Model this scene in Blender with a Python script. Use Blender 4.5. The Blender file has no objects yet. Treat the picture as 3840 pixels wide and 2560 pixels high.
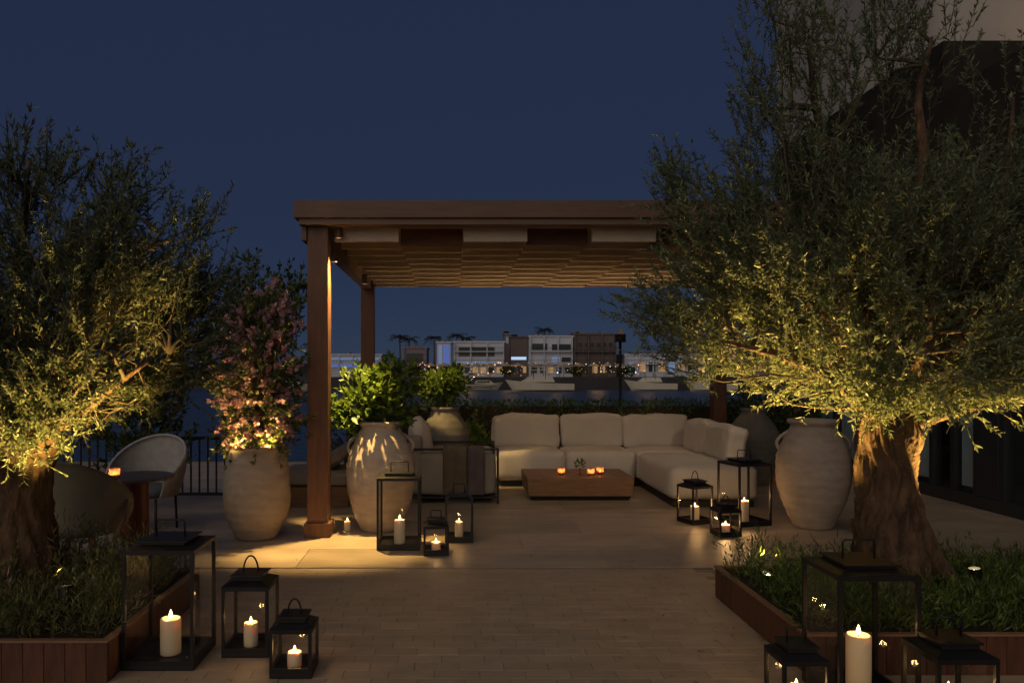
import bpy, bmesh, math, random
import numpy as np
from mathutils import Vector, Matrix, noise, Euler

random.seed(7); rng = np.random.default_rng(11)
S = bpy.context.scene
C = S.collection
PI = math.pi
R = math.radians

# ------------------------------------------------------------------ camera
cam_d = bpy.data.cameras.new('camera')
cam = bpy.data.objects.new('camera', cam_d); C.objects.link(cam)
cam.location = (0, 0, 1.5); cam.rotation_euler = (R(90), 0, 0)
cam_d.sensor_width = 36; cam_d.lens = 26.8
cam_d.shift_x = 0.0578; cam_d.shift_y = 0.0281
cam_d.clip_start = 0.05; cam_d.clip_end = 6000
S.camera = cam

# ------------------------------------------------------------------ world, warm fill, exposure
W = bpy.data.worlds.new('World'); S.world = W; W.use_nodes = True
nt = W.node_tree; nt.nodes.clear()
sky = nt.nodes.new('ShaderNodeTexSky'); sky.sky_type = 'NISHITA'; sky.sun_disc = False
sky.sun_elevation = R(12); sky.sun_rotation = R(200); sky.ozone_density = 3; sky.air_density = 0.6; sky.dust_density = 0.0
# after sunset: a deep even navy with only a little of the clear-sky gradient left
tint = nt.nodes.new('ShaderNodeMix'); tint.data_type = 'RGBA'; tint.blend_type = 'MIX'; tint.inputs[0].default_value = 0.955
tint.inputs[7].default_value = (0.305, 0.46, 1.06, 1)
bg = nt.nodes.new('ShaderNodeBackground'); bg.inputs[1].default_value = 0.051
out = nt.nodes.new('ShaderNodeOutputWorld')
nt.links.new(sky.outputs[0], tint.inputs[6]); nt.links.new(tint.outputs[2], bg.inputs[0]); nt.links.new(bg.outputs[0], out.inputs[0])

fill_sun_d = bpy.data.lights.new('fill_sun', 'SUN'); fill_sun_d.energy = 0.92; fill_sun_d.angle = R(75); fill_sun_d.color = (1, 0.83, 0.64)  # added fill standing in for the glow of the building behind the camera
fill_sun = bpy.data.objects.new('fill_sun', fill_sun_d); C.objects.link(fill_sun)
fill_sun.rotation_euler = Vector((0.34, 0.80, -0.44)).to_track_quat('-Z', 'Y').to_euler()
fill_sun.location = (2, -6, 8)

vs = S.view_settings
vs.view_transform = 'Standard'; vs.look = 'None'; vs.exposure = 0.0; vs.gamma = 1.0; vs.use_curve_mapping = False
S.render.engine = 'CYCLES'
cy = S.cycles
cy.use_denoising = True; cy.sample_clamp_indirect = 4; cy.sample_clamp_direct = 0
cy.max_bounces = 8; cy.transparent_max_bounces = 24; cy.caustics_reflective = False; cy.caustics_refractive = False
WARM = (1.0, 0.63, 0.2); CANDLE = (1.0, 0.55, 0.2)

# ------------------------------------------------------------------ materials
MATS = {}
def mat(name, col, rough=0.6, var=0.15, scale=6.0, bump=0.0, bscale=40.0, metal=0.0, spec=0.4, stretch=(1, 1, 1), sss=0.0, coords='Object', bdist=0.01):
    if name in MATS: return MATS[name]
    m = bpy.data.materials.new(name); m.use_nodes = True
    n = m.node_tree.nodes; l = m.node_tree.links
    b = n['Principled BSDF']
    b.inputs['Roughness'].default_value = rough; b.inputs['Metallic'].default_value = metal
    b.inputs['Specular IOR Level'].default_value = spec
    if sss:
        b.inputs['Subsurface Weight'].default_value = sss
        b.inputs['Subsurface Radius'].default_value = (0.05, 0.025, 0.01); b.inputs['Subsurface Scale'].default_value = 1.0
    tc = n.new('ShaderNodeTexCoord'); mp = n.new('ShaderNodeMapping'); mp.inputs['Scale'].default_value = stretch
    if coords == 'World':
        ge = n.new('ShaderNodeNewGeometry'); l.new(ge.outputs['Position'], mp.inputs[0])
    else: l.new(tc.outputs[coords], mp.inputs[0])
    nz = n.new('ShaderNodeTexNoise'); nz.inputs['Scale'].default_value = scale; nz.inputs['Detail'].default_value = 6
    nz.inputs['Roughness'].default_value = 0.65
    l.new(mp.outputs[0], nz.inputs['Vector'])
    rp = n.new('ShaderNodeValToRGB')
    rp.color_ramp.elements[0].position = 0.3; rp.color_ramp.elements[1].position = 0.72
    rp.color_ramp.elements[0].color = tuple(c * (1 - var) for c in col) + (1,)
    rp.color_ramp.elements[1].color = tuple(min(1, c * (1 + var)) for c in col) + (1,)
    l.new(nz.outputs['Fac'], rp.inputs[0])
    oi = n.new('ShaderNodeObjectInfo'); hv = n.new('ShaderNodeHueSaturation')
    mr = n.new('ShaderNodeMapRange'); mr.inputs[3].default_value = 1 - var * 0.6; mr.inputs[4].default_value = 1 + var * 0.6
    l.new(oi.outputs['Random'], mr.inputs[0]); l.new(mr.outputs[0], hv.inputs['Value']); l.new(rp.outputs[0], hv.inputs['Color'])
    l.new(hv.outputs[0], b.inputs['Base Color'])
    if bump:
        n2 = n.new('ShaderNodeTexNoise'); n2.inputs['Scale'].default_value = bscale; n2.inputs['Detail'].default_value = 5
        l.new(mp.outputs[0], n2.inputs['Vector'])
        bp = n.new('ShaderNodeBump'); bp.inputs['Strength'].default_value = bump; bp.inputs['Distance'].default_value = bdist
        l.new(n2.outputs['Fac'], bp.inputs['Height']); l.new(bp.outputs[0], b.inputs['Normal'])
    MATS[name] = m; return m

def emit(name, col, strength):
    if name in MATS: return MATS[name]
    m = bpy.data.materials.new(name); m.use_nodes = True
    n = m.node_tree.nodes; n.clear()
    e = n.new('ShaderNodeEmission'); e.inputs[0].default_value = (*col, 1); e.inputs[1].default_value = strength
    o = n.new('ShaderNodeOutputMaterial'); m.node_tree.links.new(e.outputs[0], o.inputs[0])
    MATS[name] = m; return m

def leafmat(name, dark, light, trans=0.35, rough=0.5):
    m = bpy.data.materials.new(name); m.use_nodes = True
    n = m.node_tree.nodes; l = m.node_tree.links; n.clear()
    at = n.new('ShaderNodeAttribute'); at.attribute_name = 'tone'
    oi = n.new('ShaderNodeObjectInfo')
    ad = n.new('ShaderNodeMath'); ad.operation = 'MULTIPLY_ADD'; ad.inputs[1].default_value = 0.35
    l.new(oi.outputs['Random'], ad.inputs[0]); l.new(at.outputs['Fac'], ad.inputs[2])
    rp = n.new('ShaderNodeValToRGB'); rp.color_ramp.elements[0].color = (*dark, 1); rp.color_ramp.elements[1].color = (*light, 1)
    l.new(ad.outputs[0], rp.inputs[0])
    b = n.new('ShaderNodeBsdfPrincipled'); b.inputs['Roughness'].default_value = rough
    b.inputs['Specular IOR Level'].default_value = 0.4
    t = n.new('ShaderNodeBsdfTranslucent'); mx = n.new('ShaderNodeMixShader'); mx.inputs[0].default_value = trans
    o = n.new('ShaderNodeOutputMaterial')
    l.new(rp.outputs[0], b.inputs['Base Color']); l.new(rp.outputs[0], t.inputs[0])
    l.new(b.outputs[0], mx.inputs[1]); l.new(t.outputs[0], mx.inputs[2]); l.new(mx.outputs[0], o.inputs[0])
    MATS[name] = m; return m

def glassmat(name, tintc=(0.93, 0.95, 0.94), ior=1.45, gain=1.0, rough=0.0):
    m = bpy.data.materials.new(name); m.use_nodes = True
    n = m.node_tree.nodes; l = m.node_tree.links; n.clear()
    t = n.new('ShaderNodeBsdfTransparent'); t.inputs[0].default_value = (*tintc, 1)
    g = n.new('ShaderNodeBsdfGlossy'); g.inputs['Roughness'].default_value = rough
    f0 = ((ior - 1) / (ior + 1)) ** 2 * gain                      # Schlick reflectance, the same on both faces of a thin pane
    lw = n.new('ShaderNodeLayerWeight'); lw.inputs[0].default_value = 0.5
    f = n.new('ShaderNodeMath'); f.operation = 'POWER'; f.inputs[1].default_value = 5
    l.new(lw.outputs['Facing'], f.inputs[0])
    k = n.new('ShaderNodeMath'); k.operation = 'MULTIPLY_ADD'; k.inputs[1].default_value = 0.9; k.inputs[2].default_value = f0
    mx = n.new('ShaderNodeMixShader'); o = n.new('ShaderNodeOutputMaterial')
    l.new(f.outputs[0], k.inputs[0]); l.new(k.outputs[0], mx.inputs[0]); l.new(t.outputs[0], mx.inputs[1]); l.new(g.outputs[0], mx.inputs[2]); l.new(mx.outputs[0], o.inputs[0])
    MATS[name] = m; return m

M_sett = mat('sett_stone', (0.385, 0.285, 0.19), 0.55, 0.13, 3.2, 0.3, 45, coords='World', stretch=(1, 2.2, 1))
M_slab = mat('slab_stone', (0.38, 0.30, 0.215), 0.45, 0.24, 1.6, 0.18, 40, coords='World', stretch=(1, 2.5, 1))
M_grout = mat('grout', (0.29, 0.22, 0.155), 0.8, 0.15, 20)
M_wood = mat('pergola_brown', (0.13, 0.058, 0.03), 0.5, 0.25, 5, 0.12, 30, stretch=(6, 6, 0.6))
M_beam = mat('beam_brown', (0.115, 0.062, 0.040), 0.5, 0.2, 5, 0.1, 30, stretch=(0.5, 6, 6))
M_board = mat('planter_board', (0.095, 0.036, 0.018), 0.55, 0.3, 7, 0.2, 40, stretch=(5, 5, 1))
M_rim = mat('planter_rim', (0.22, 0.12, 0.07), 0.5, 0.2, 7, 0.1, 40)
M_soil = mat('soil', (0.03, 0.022, 0.015), 0.95, 0.5, 30, 0.8, 60)
M_metal = mat('black_metal', (0.014, 0.0125, 0.012), 0.45, 0.3, 12, 0.06, 80, metal=0.3, spec=0.5)
M_pot = mat('pot_clay', (0.40, 0.33, 0.265), 0.75, 0.2, 5, 0.25, 45, stretch=(1, 1, 2.5))
M_dpot = mat('dark_clay', (0.13, 0.12, 0.10), 0.7, 0.25, 5, 0.25, 45)
M_terra = mat('terracotta', (0.36, 0.14, 0.07), 0.75, 0.2, 7, 0.2, 45)
M_sofa = mat('sofa_fabric', (0.54, 0.49, 0.43), 0.9, 0.06, 4, 0.25, 260, spec=0.15)
M_taupe = mat('taupe_fabric', (0.30, 0.26, 0.21), 0.9, 0.1, 4, 0.25, 200, spec=0.15)
M_throw1 = mat('throw_brown', (0.13, 0.10, 0.07), 0.95, 0.15, 8, 0.4, 150, spec=0.1)
M_throw2 = mat('throw_plum', (0.11, 0.085, 0.085), 0.95, 0.15, 8, 0.4, 150, spec=0.1)
M_rope = mat('rope_grey', (0.40, 0.38, 0.37), 0.85, 0.15, 14, 0.5, 120, spec=0.15)
M_olivefab = mat('olive_fabric', (0.25, 0.225, 0.16), 0.9, 0.12, 6, 0.3, 150, spec=0.15)
M_blue = mat('seat_blue_grey', (0.12, 0.135, 0.14), 0.85, 0.1, 6, 0.3, 150, spec=0.15)
M_teak = mat('teak', (0.24, 0.13, 0.065), 0.5, 0.25, 6, 0.12, 40, stretch=(1, 6, 6))
M_teakleg = mat('teak_leg', (0.20, 0.11, 0.06), 0.5, 0.2, 6, 0.12, 40)
M_red = mat('red_lacquer', (0.10, 0.025, 0.015), 0.4, 0.25, 4, 0.05, 40)
M_ttop = mat('table_top_grey', (0.10, 0.085, 0.08), 0.4, 0.15, 6)
M_wax = mat('candle_wax', (0.85, 0.70, 0.47), 0.55, 0.05, 10, 0.08, 30, sss=0.25)
M_flame = emit('candle_flame', (1.0, 0.72, 0.34), 9)
M_wick = mat('wick', (0.02, 0.015, 0.01), 0.9)
M_bark = mat('olive_bark', (0.10, 0.058, 0.034), 0.92, 0.65, 16, 1.0, 22, stretch=(1, 1, 0.4), bdist=0.035)
M_twig = mat('olive_twig', (0.10, 0.075, 0.05), 0.85, 0.25, 9)
M_baffle = mat('baffle_canvas', (0.50, 0.40, 0.30), 0.85, 0.08, 5, 0.1, 100, spec=0.15)
M_bafdk = mat('baffle_brown', (0.12, 0.05, 0.028), 0.6, 0.15, 5, 0.1, 60, stretch=(1, 4, 4))
M_white = mat('white_render', (0.38, 0.355, 0.33), 0.85, 0.06, 2, 0.05, 60)
M_frame = mat('facade_metal', (0.03, 0.034, 0.04), 0.4, 0.2, 4)
M_curt = mat('curtain', (0.36, 0.47, 0.53), 0.9, 0.1, 3, stretch=(1, 10, 0.3))
M_dark = mat('dark_room', (0.012, 0.014, 0.017), 0.6, 0.3, 2)
M_olive = leafmat('olive_leaf', (0.034, 0.054, 0.027), (0.235, 0.285, 0.15), 0.38)
M_bush = leafmat('broad_leaf', (0.06, 0.11, 0.018), (0.24, 0.33, 0.055), 0.4, 0.35)
M_hedge = leafmat('hedge_leaf', (0.045, 0.095, 0.02), (0.17, 0.28, 0.06), 0.4)
M_shrub = leafmat('shrub_leaf', (0.022, 0.042, 0.014), (0.10, 0.14, 0.045), 0.3)
M_grass = leafmat('herb_leaf', (0.04, 0.075, 0.016), (0.20, 0.28, 0.06), 0.35)
M_grassL = leafmat('dry_herb_leaf', (0.04, 0.052, 0.016), (0.22, 0.22, 0.08), 0.35)
M_bract = leafmat('bract', (0.46, 0.20, 0.27), (0.82, 0.56, 0.60), 0.5)
M_bougl = leafmat('bougainvillea_leaf', (0.05, 0.075, 0.022), (0.22, 0.26, 0.08), 0.35)
M_glass = glassmat('lantern_glass', (0.975, 0.975, 0.97), 1.40, 0.35)
M_fglass = glassmat('facade_glass', (0.95, 0.97, 0.98), 1.5, 1.2)
M_votive = glassmat('votive_glass', (1.0, 0.72, 0.5), 1.5, 1.5)
_n = M_votive.node_tree.nodes; _l = M_votive.node_tree.links
_tr = _n.new('ShaderNodeBsdfTranslucent'); _tr.inputs[0].default_value = (.95, .70, .48, 1); _mx = _n.new('ShaderNodeMixShader'); _mx.inputs[0].default_value = .55
_o = [q for q in _n if q.type == 'OUTPUT_MATERIAL'][0]; _src = _o.inputs[0].links[0].from_socket
_l.new(_src, _mx.inputs[1]); _l.new(_tr.outputs[0], _mx.inputs[2]); _l.new(_mx.outputs[0], _o.inputs[0])

# ------------------------------------------------------------------ helpers
class MB:
    def __init__(s): s.v = []; s.f = []
    def add(s, vs_, fs): o = len(s.v); s.v += [tuple(p) for p in vs_]; s.f += [tuple(i + o for i in f) for f in fs]; return s
    def box(s, x0, x1, y0, y1, z0, z1):
        return s.add([(x0,y0,z0),(x1,y0,z0),(x1,y1,z0),(x0,y1,z0),(x0,y0,z1),(x1,y0,z1),(x1,y1,z1),(x0,y1,z1)],
            [(0,3,2,1),(4,5,6,7),(0,1,5,4),(1,2,6,5),(2,3,7,6),(3,0,4,7)])
    def frustum(s, x0, x1, y0, y1, z0, X0, X1, Y0, Y1, z1):
        return s.add([(x0,y0,z0),(x1,y0,z0),(x1,y1,z0),(x0,y1,z0),(X0,Y0,z1),(X1,Y0,z1),(X1,Y1,z1),(X0,Y1,z1)],
            [(0,3,2,1),(4,5,6,7),(0,1,5,4),(1,2,6,5),(2,3,7,6),(3,0,4,7)])
    def lathe(s, prof, n=32, cx=0, cy=0, wob=0.0):
        o = len(s.v); k = len(prof)
        for i in range(n):
            a = 2 * PI * i / n
            for r, z in prof:
                rr = r * (1 + wob * noise.noise((math.cos(a) * 1.5, math.sin(a) * 1.5, z * 6 + cx)))
                s.v.append((cx + rr * math.cos(a), cy + rr * math.sin(a), z))
        for i in range(n):
            j = (i + 1) % n
            for q in range(k - 1): s.f.append((o + i*k + q, o + j*k + q, o + j*k + q + 1, o + i*k + q + 1))
        return s
    def tube(s, pts, rads, n=8, rough=0.0, seed=0, cap=True):
        o = len(s.v); pts = [Vector(p) for p in pts]; m = len(pts)
        if not hasattr(rads, '__len__'): rads = [rads] * m
        up = None
        for i, p in enumerate(pts):
            t = (pts[min(i + 1, m - 1)] - pts[max(i - 1, 0)]).normalized()
            if up is None: up = t.orthogonal().normalized()
            up = (up - t * up.dot(t)); up = up.normalized() if up.length > 1e-6 else t.orthogonal().normalized()
            b = t.cross(up)
            for j in range(n):
                a = 2 * PI * j / n; r = rads[i]
                if rough:
                    q = p * 1.0 + (up * math.cos(a) + b * math.sin(a)) * r
                    r *= 1 + rough * (noise.noise((q.x * 7 + seed, q.y * 7, q.z * 2.2)) * 1.2 + noise.noise((q.x * 19, q.y * 19 + seed, q.z * 7)) * 0.5)
                s.v.append(tuple(p + (up * math.cos(a) + b * math.sin(a)) * r))
        for i in range(m - 1):
            for j in range(n):
                k = (j + 1) % n
                s.f.append((o + i*n + j, o + i*n + k, o + (i+1)*n + k, o + (i+1)*n + j))
        if cap:
            s.f.append(tuple(o + j for j in reversed(range(n)))); s.f.append(tuple(o + (m-1)*n + j for j in range(n)))
        return s
    def xf(s, M): s.v = [tuple(M @ Vector(p)) for p in s.v]; return s
    def build(s, name, m, parent=None, smooth=False, bevel=0.0, loc=(0, 0, 0), rot=None):
        me = bpy.data.meshes.new(name); me.from_pydata(s.v, [], s.f)
        if bevel:
            bm = bmesh.new(); bm.from_mesh(me)
            bmesh.ops.bevel(bm, geom=[e for e in bm.edges if e.calc_length() > bevel * 2.2], offset=bevel, segments=2, profile=0.7, affect='EDGES', clamp_overlap=True)
            bm.to_mesh(me); bm.free()
        me.materials.append(m)
        if smooth: me.polygons.foreach_set('use_smooth', [True] * len(me.polygons))
        o = bpy.data.objects.new(name, me); C.objects.link(o); o.location = loc
        if rot: o.rotation_euler = rot
        if parent is not None: o.parent = parent
        return o

def tag(o, label=None, cat=None, group=None, kind=None):
    if label: o['label'] = label
    if cat: o['category'] = cat
    if group: o['group'] = group
    if kind: o['kind'] = kind
    return o
def thing(name, label, cat, loc=(0, 0, 0), rz=0.0, group=None):
    o = bpy.data.objects.new(name, None); C.objects.link(o); o.location = loc; o.rotation_euler = (0, 0, rz); o.empty_display_size = 0.1
    return tag(o, label, cat, group)
def link_copy(src, parent, loc, rot=None, scale=None):
    c = src.copy(); C.objects.link(c); c.parent = parent; c.location = loc
    if rot is not None: c.rotation_euler = rot
    if scale is not None: c.scale = scale
    return c
def light(kind, name, loc, power, color=WARM, size=0.03, target=None, cone=60, blend=0.4, parent=None, sy=None):
    d = bpy.data.lights.new(name, kind); d.energy = power; d.color = color
    if kind == 'AREA':
        d.shape = 'RECTANGLE'; d.size = size; d.size_y = sy or size
    else: d.shadow_soft_size = size
    if kind == 'SPOT': d.spot_size = R(cone); d.spot_blend = blend
    o = bpy.data.objects.new(name, d); C.objects.link(o); o.location = loc
    if target is not None: o.rotation_euler = (Vector(target) - Vector(loc)).to_track_quat('-Z', 'Y').to_euler()
    if parent is not None: o.parent = parent; o.matrix_parent_inverse = parent.matrix_world.inverted()
    return o

def cushion(w, d, h, r=0.07, puff=0.04, n=12, seed=0.0, wr=0.006):
    """soft upholstered block centred on x,y, standing on z=0"""
    mb = MB(); idx = {}
    hw, hd, hh = w / 2, d / 2, h / 2
    r = min(r, hw * .95, hd * .95, hh * .95)
    def vert(u, v, q):
        key = (round(u, 5), round(v, 5), round(q, 5))
        if key in idx: return idx[key]
        p = Vector((u * hw, v * hd, q * hh))
        c = Vector((max(-hw + r, min(hw - r, p.x)), max(-hd + r, min(hd - r, p.y)), max(-hh + r, min(hh - r, p.z))))
        e = p - c
        if e.length > 1e-6: p = c + e.normalized() * r
        p.z += puff * (1 - u * u) * (1 - v * v) * q
        p.y += puff * .7 * (1 - u * u) * (1 - q * q) * v
        p.x += puff * .7 * (1 - v * v) * (1 - q * q) * u
        nn = noise.noise_vector((p.x * 5 + seed, p.y * 5, p.z * 5 + seed * 2)); p += nn * wr * 1.6
        nn = noise.noise_vector((p.x * 14 + seed, p.y * 14, p.z * 14)); p += nn * wr * .6
        idx[key] = len(mb.v); mb.v.append((p.x, p.y, p.z + hh)); return idx[key]
    g = [-1 + 2 * i / n for i in range(n + 1)]
    g = [math.copysign(abs(a) ** 0.8, a) for a in g]
    for ax in range(3):
        for sg in (-1, 1):
            for i in range(n):
                for j in range(n):
                    q = []
                    for a, b in ((g[i], g[j]), (g[i+1], g[j]), (g[i+1], g[j+1]), (g[i], g[j+1])):
                        q.append(vert(*((sg, a, b) if ax == 0 else (b, sg, a) if ax == 1 else (a, b, sg))))
                    mb.f.append(tuple(q) if sg > 0 else tuple(reversed(q)))
    return mb

def unit(a): return a / np.maximum(np.linalg.norm(a, axis=1, keepdims=True), 1e-9)
def leaf_mesh(name, m, pos, dr, L, Wd, tone, parent=None, kind='stuff', widest=0.45, fold=0.12, side=None):
    N = len(pos); dr = unit(dr)
    if side is None: side = rng.normal(size=(N, 3))
    sd = unit(np.cross(dr, side)); nm = np.cross(sd, dr)
    L = np.asarray(L).reshape(-1, 1) * np.ones((N, 1)); Wd = np.asarray(Wd).reshape(-1, 1) * np.ones((N, 1))
    v = np.empty((N, 4, 3), dtype=np.float32)
    v[:, 0] = pos; mid = pos + dr * L * widest
    v[:, 1] = mid + sd * Wd * .5 + nm * Wd * fold; v[:, 2] = pos + dr * L - nm * L * 0.06; v[:, 3] = mid - sd * Wd * .5 + nm * Wd * fold
    me = bpy.data.meshes.new(name)
    me.vertices.add(N * 4); me.vertices.foreach_set('co', v.reshape(-1))
    me.loops.add(N * 4); me.loops.foreach_set('vertex_index', np.arange(N * 4, dtype=np.int32))
    me.polygons.add(N); me.polygons.foreach_set('loop_start', np.arange(0, N * 4, 4, dtype=np.int32)); me.polygons.foreach_set('loop_total', np.full(N, 4, dtype=np.int32))
    at = me.attributes.new('tone', 'FLOAT', 'POINT'); at.data.foreach_set('value', np.repeat(np.asarray(tone, dtype=np.float32), 4))
    me.materials.append(m); me.update(); me.validate()
    o = bpy.data.objects.new(name, me); C.objects.link(o)
    if parent is not None: o.parent = parent
    if kind: o['kind'] = kind
    return o
def twig_mesh(name, m, a, b, r, parent):
    N = len(a); d = unit(b - a); s1 = unit(np.cross(d, rng.normal(size=(N, 3)))); s2 = np.cross(d, s1)
    v = np.empty((N, 6, 3), dtype=np.float32)
    for k in range(3):
        an = 2 * PI * k / 3; off = (s1 * math.cos(an) + s2 * math.sin(an))
        v[:, k] = a + off * r; v[:, 3 + k] = b + off * r * .35
    f = np.array([[0,1,4,3],[1,2,5,4],[2,0,3,5]])
    me = bpy.data.meshes.new(name); me.vertices.add(N * 6); me.vertices.foreach_set('co', v.reshape(-1))
    li = (f[None] + (np.arange(N) * 6)[:, None, None]).reshape(-1).astype(np.int32)
    me.loops.add(N * 12); me.loops.foreach_set('vertex_index', li)
    me.polygons.add(N * 3); me.polygons.foreach_set('loop_start', np.arange(0, N * 12, 4, dtype=np.int32)); me.polygons.foreach_set('loop_total', np.full(N * 3, 4, dtype=np.int32))
    me.materials.append(m); me.update(); me.validate()
    o = bpy.data.objects.new(name, me); C.objects.link(o); o.parent = parent; o['kind'] = 'stuff'
    return o
def in_lobes(lobes, n, ypow=1.0):
    """n points spread through ellipsoids (cx, cy, cz, rx, ry, rz, weight), denser to the shell"""
    w = np.array([l[6] for l in lobes], dtype=float); w /= w.sum()
    k = rng.choice(len(lobes), n, p=w); lb = np.array([l[:6] for l in lobes])[k]
    d = unit(rng.normal(size=(n, 3))); rr = rng.random((n, 1)) ** 0.45
    return lb[:, :3] + d * rr * lb[:, 3:6], d, k
def shoots(lobes, n, center, nl, sl, leafL, leafW, up=0.5, spread=0.9, jitter=0.45, clip=None):
    p, d, k = in_lobes(lobes, n)
    if clip is not None:
        keep = clip(p); p = p[keep]; d = d[keep]; n = len(p)
    out_ = unit(p - np.array(center)); ax = unit(out_ * .8 + d * .3 + np.array([0, 0, up]) + rng.normal(size=(n, 3)) * jitter)
    ln = sl * (0.5 + rng.random((n, 1)))
    t = rng.random((n, nl, 1)) * 0.92 + 0.08
    base = p[:, None] - ax[:, None] * ln[:, None] * .5
    pos = base + ax[:, None] * ln[:, None] * t
    rad = rng.normal(size=(n, nl, 3)); dr = ax[:, None] + spread * rad / np.linalg.norm(rad, axis=2, keepdims=True)
    N = n * nl
    L = leafL * (0.45 + 1.0 * rng.random(N)); Wd = leafW * (0.6 + 0.8 * rng.random(N))
    return pos.reshape(-1, 3), dr.reshape(-1, 3), L, Wd, base[:, 0] if base.shape[1] == 1 else base.reshape(-1, 3), (base + ax[:, None] * ln[:, None]).reshape(-1, 3), k

# ------------------------------------------------------------------ setting: ground, terrace, water, far shore
tag(MB().box(-14, 14, -7, 12.6, -4, -0.006).build('terrace_ground', M_grout), kind='structure')
paving = tag(MB().box(-14, 14, -7, 3.28, -0.03, -0.0035).build('pavement', M_grout), kind='structure')
# small stone setts in front of the drain line
def tile_obj(name, w, d, m, bev=0.003):
    return MB().box(-w/2, w/2, -d/2, d/2, -0.03, 0).build(name, m, None, bevel=bev)
sw, sd = 0.225, 0.103
proto = tile_obj('sett', sw - 0.0028, sd - 0.0028, M_sett, .0018); proto.parent = paving
cells = []
row = 0; y = 5.775 - sd / 2
while y > 3.3:
    off = (row % 2) * sw / 2 + random.uniform(-.03, .03)
    x = -1.66 + off - sw
    while x < 1.9:
        cells.append((x, y)); x += sw
    row += 1; y -= sd
cells.sort(key=lambda c: c[1] + abs(c[0]) * .05)
rest = MB(); first = True
for i, (x, y) in enumerate(cells):
    dz = random.uniform(-0.0012, 0.0008)
    if i < 295:
        if first: proto.location = (x, y, dz); first = False
        else: link_copy(proto, paving, (x, y, dz))
    else:
        rest.box(x - sw/2 + .0014, x + sw/2 - .0014, y - sd/2 + .0014, y + sd/2 - .0014, -0.03, dz)
tag(rest.build('sett_field', M_sett, paving), kind='stuff')
side = MB()
for x0, x1 in ((-9, -1.97), (1.97, 9)):
    yy = 3.3
    while yy < 5.7:
        xx = x0
        while xx < x1:
            side.box(xx + .002, min(xx + .598, x1), yy + .002, yy + .298, -.03, random.uniform(-.001, .0008)); xx += .6
        yy += .3
tag(side.build('side_paving', M_sett, paving), kind='stuff')
# the long drain slot between the two pavings
MB().box(-9, 9, 5.779, 5.801, -0.03, -0.0045).build('drain_slot', M_dark, paving)
slab = None
gx, gy = 1.2, 0.6
yy = 5.805 + gy / 2; rr_ = 0
while yy < 12.6:
    xx = -9 + (rr_ % 2) * gx / 2
    while xx < 9.2:
        if slab is None:
            slab = tile_obj('paving_slab', gx - .003, gy - .003, M_slab, .002); slab.parent = paving; slab.location = (xx, yy, 0)
        elif -4.8 < xx < 6.4: link_copy(slab, paving, (xx, yy, random.uniform(-.0008, .0006)))
        xx += gx
    yy += gy; rr_ += 1

wm = bpy.data.materials.new('water'); wm.use_nodes = True
n = wm.node_tree.nodes; l = wm.node_tree.links; b = n['Principled BSDF']
b.inputs['Base Color'].default_value = (0.03, 0.06, 0.12, 1); b.inputs['Roughness'].default_value = 0.32; b.inputs['IOR'].default_value = 1.33
tc = n.new('ShaderNodeTexCoord'); mp = n.new('ShaderNodeMapping'); mp.inputs['Scale'].default_value = (0.5, 1.3, 1)
nz = n.new('ShaderNodeTexNoise'); nz.inputs['Scale'].default_value = 1.2; nz.inputs['Detail'].default_value = 4
bp = n.new('ShaderNodeBump'); bp.inputs['Strength'].default_value = 1.0; bp.inputs['Distance'].default_value = 0.5
l.new(tc.outputs['Object'], mp.inputs[0]); l.new(mp.outputs[0], nz.inputs['Vector']); l.new(nz.outputs['Fac'], bp.inputs['Height']); l.new(bp.outputs[0], b.inputs['Normal'])
tag(MB().add([(-3000, -3000, -1.5), (3000, -3000, -1.5), (3000, 5000, -1.5), (-3000, 5000, -1.5)], [(0, 1, 2, 3)]).build('water', wm), kind='structure')
M_quay = mat('quay_stone', (0.045, 0.042, 0.045), 0.8, 0.2, 0.5)
tag(MB().box(-1500, 1500, 119, 900, -3, 0.35).build('far_quay', M_quay), kind='structure')
M_hill = mat('far_land', (0.02, 0.024, 0.02), 0.9, 0.4, 0.05)
hm = MB(); nxh = 160
for i in range(nxh + 1):
    x = -700 + 1400 * i / nxh; h = 3.4 + 2.2 * noise.noise((x * .03, 0, 0)) + 1.2 * noise.noise((x * .15, 3, 0))
    hm.v += [(x, 260, .2), (x, 264, h), (x, 300, .2)]
for i in range(nxh):
    a = i * 3; hm.f += [(a, a + 3, a + 4, a + 1), (a + 1, a + 4, a + 5, a + 2)]
tag(hm.build('far_hills', M_hill), kind='structure')

# ------------------------------------------------------------------ pergola
PX0, PX1, PY0, PY1 = -1.215, 3.80, 6.94, 10.92
pg = thing('pergola', 'brown timber pergola with checkered canvas baffle ceiling over the white sofa', 'pergola', (0, 0, 0))
for x in (PX0, PX1):
    for y in (PY0, PY1):
        p = MB().box(x - .093, x + .093, y - .093, y + .093, 0.002, 2.84).build('post', M_wood, pg, bevel=.006)
        MB().box(-.118, .118, -.118, .118, 0.001, .13).build('post_base', M_wood, p, bevel=.006, loc=(x, y, 0))
MB().box(PX0 - .19, PX1 + .19, PY0 - .22, PY0 + .0, 2.845, 3.0).build('fascia_beam', M_beam, pg, bevel=.006)
MB().box(PX0 - .15, PX1 + .15, PY0 - .19, PY0 - .02, 2.79, 2.8425).build('fascia_trim', M_beam, pg, bevel=.004)
MB().box(PX0 - .14, PX0 - .096, PY0 - .12, PY0 + .12, 2.66, 2.788).build('beam_end', M_beam, pg, bevel=.004)
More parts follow.
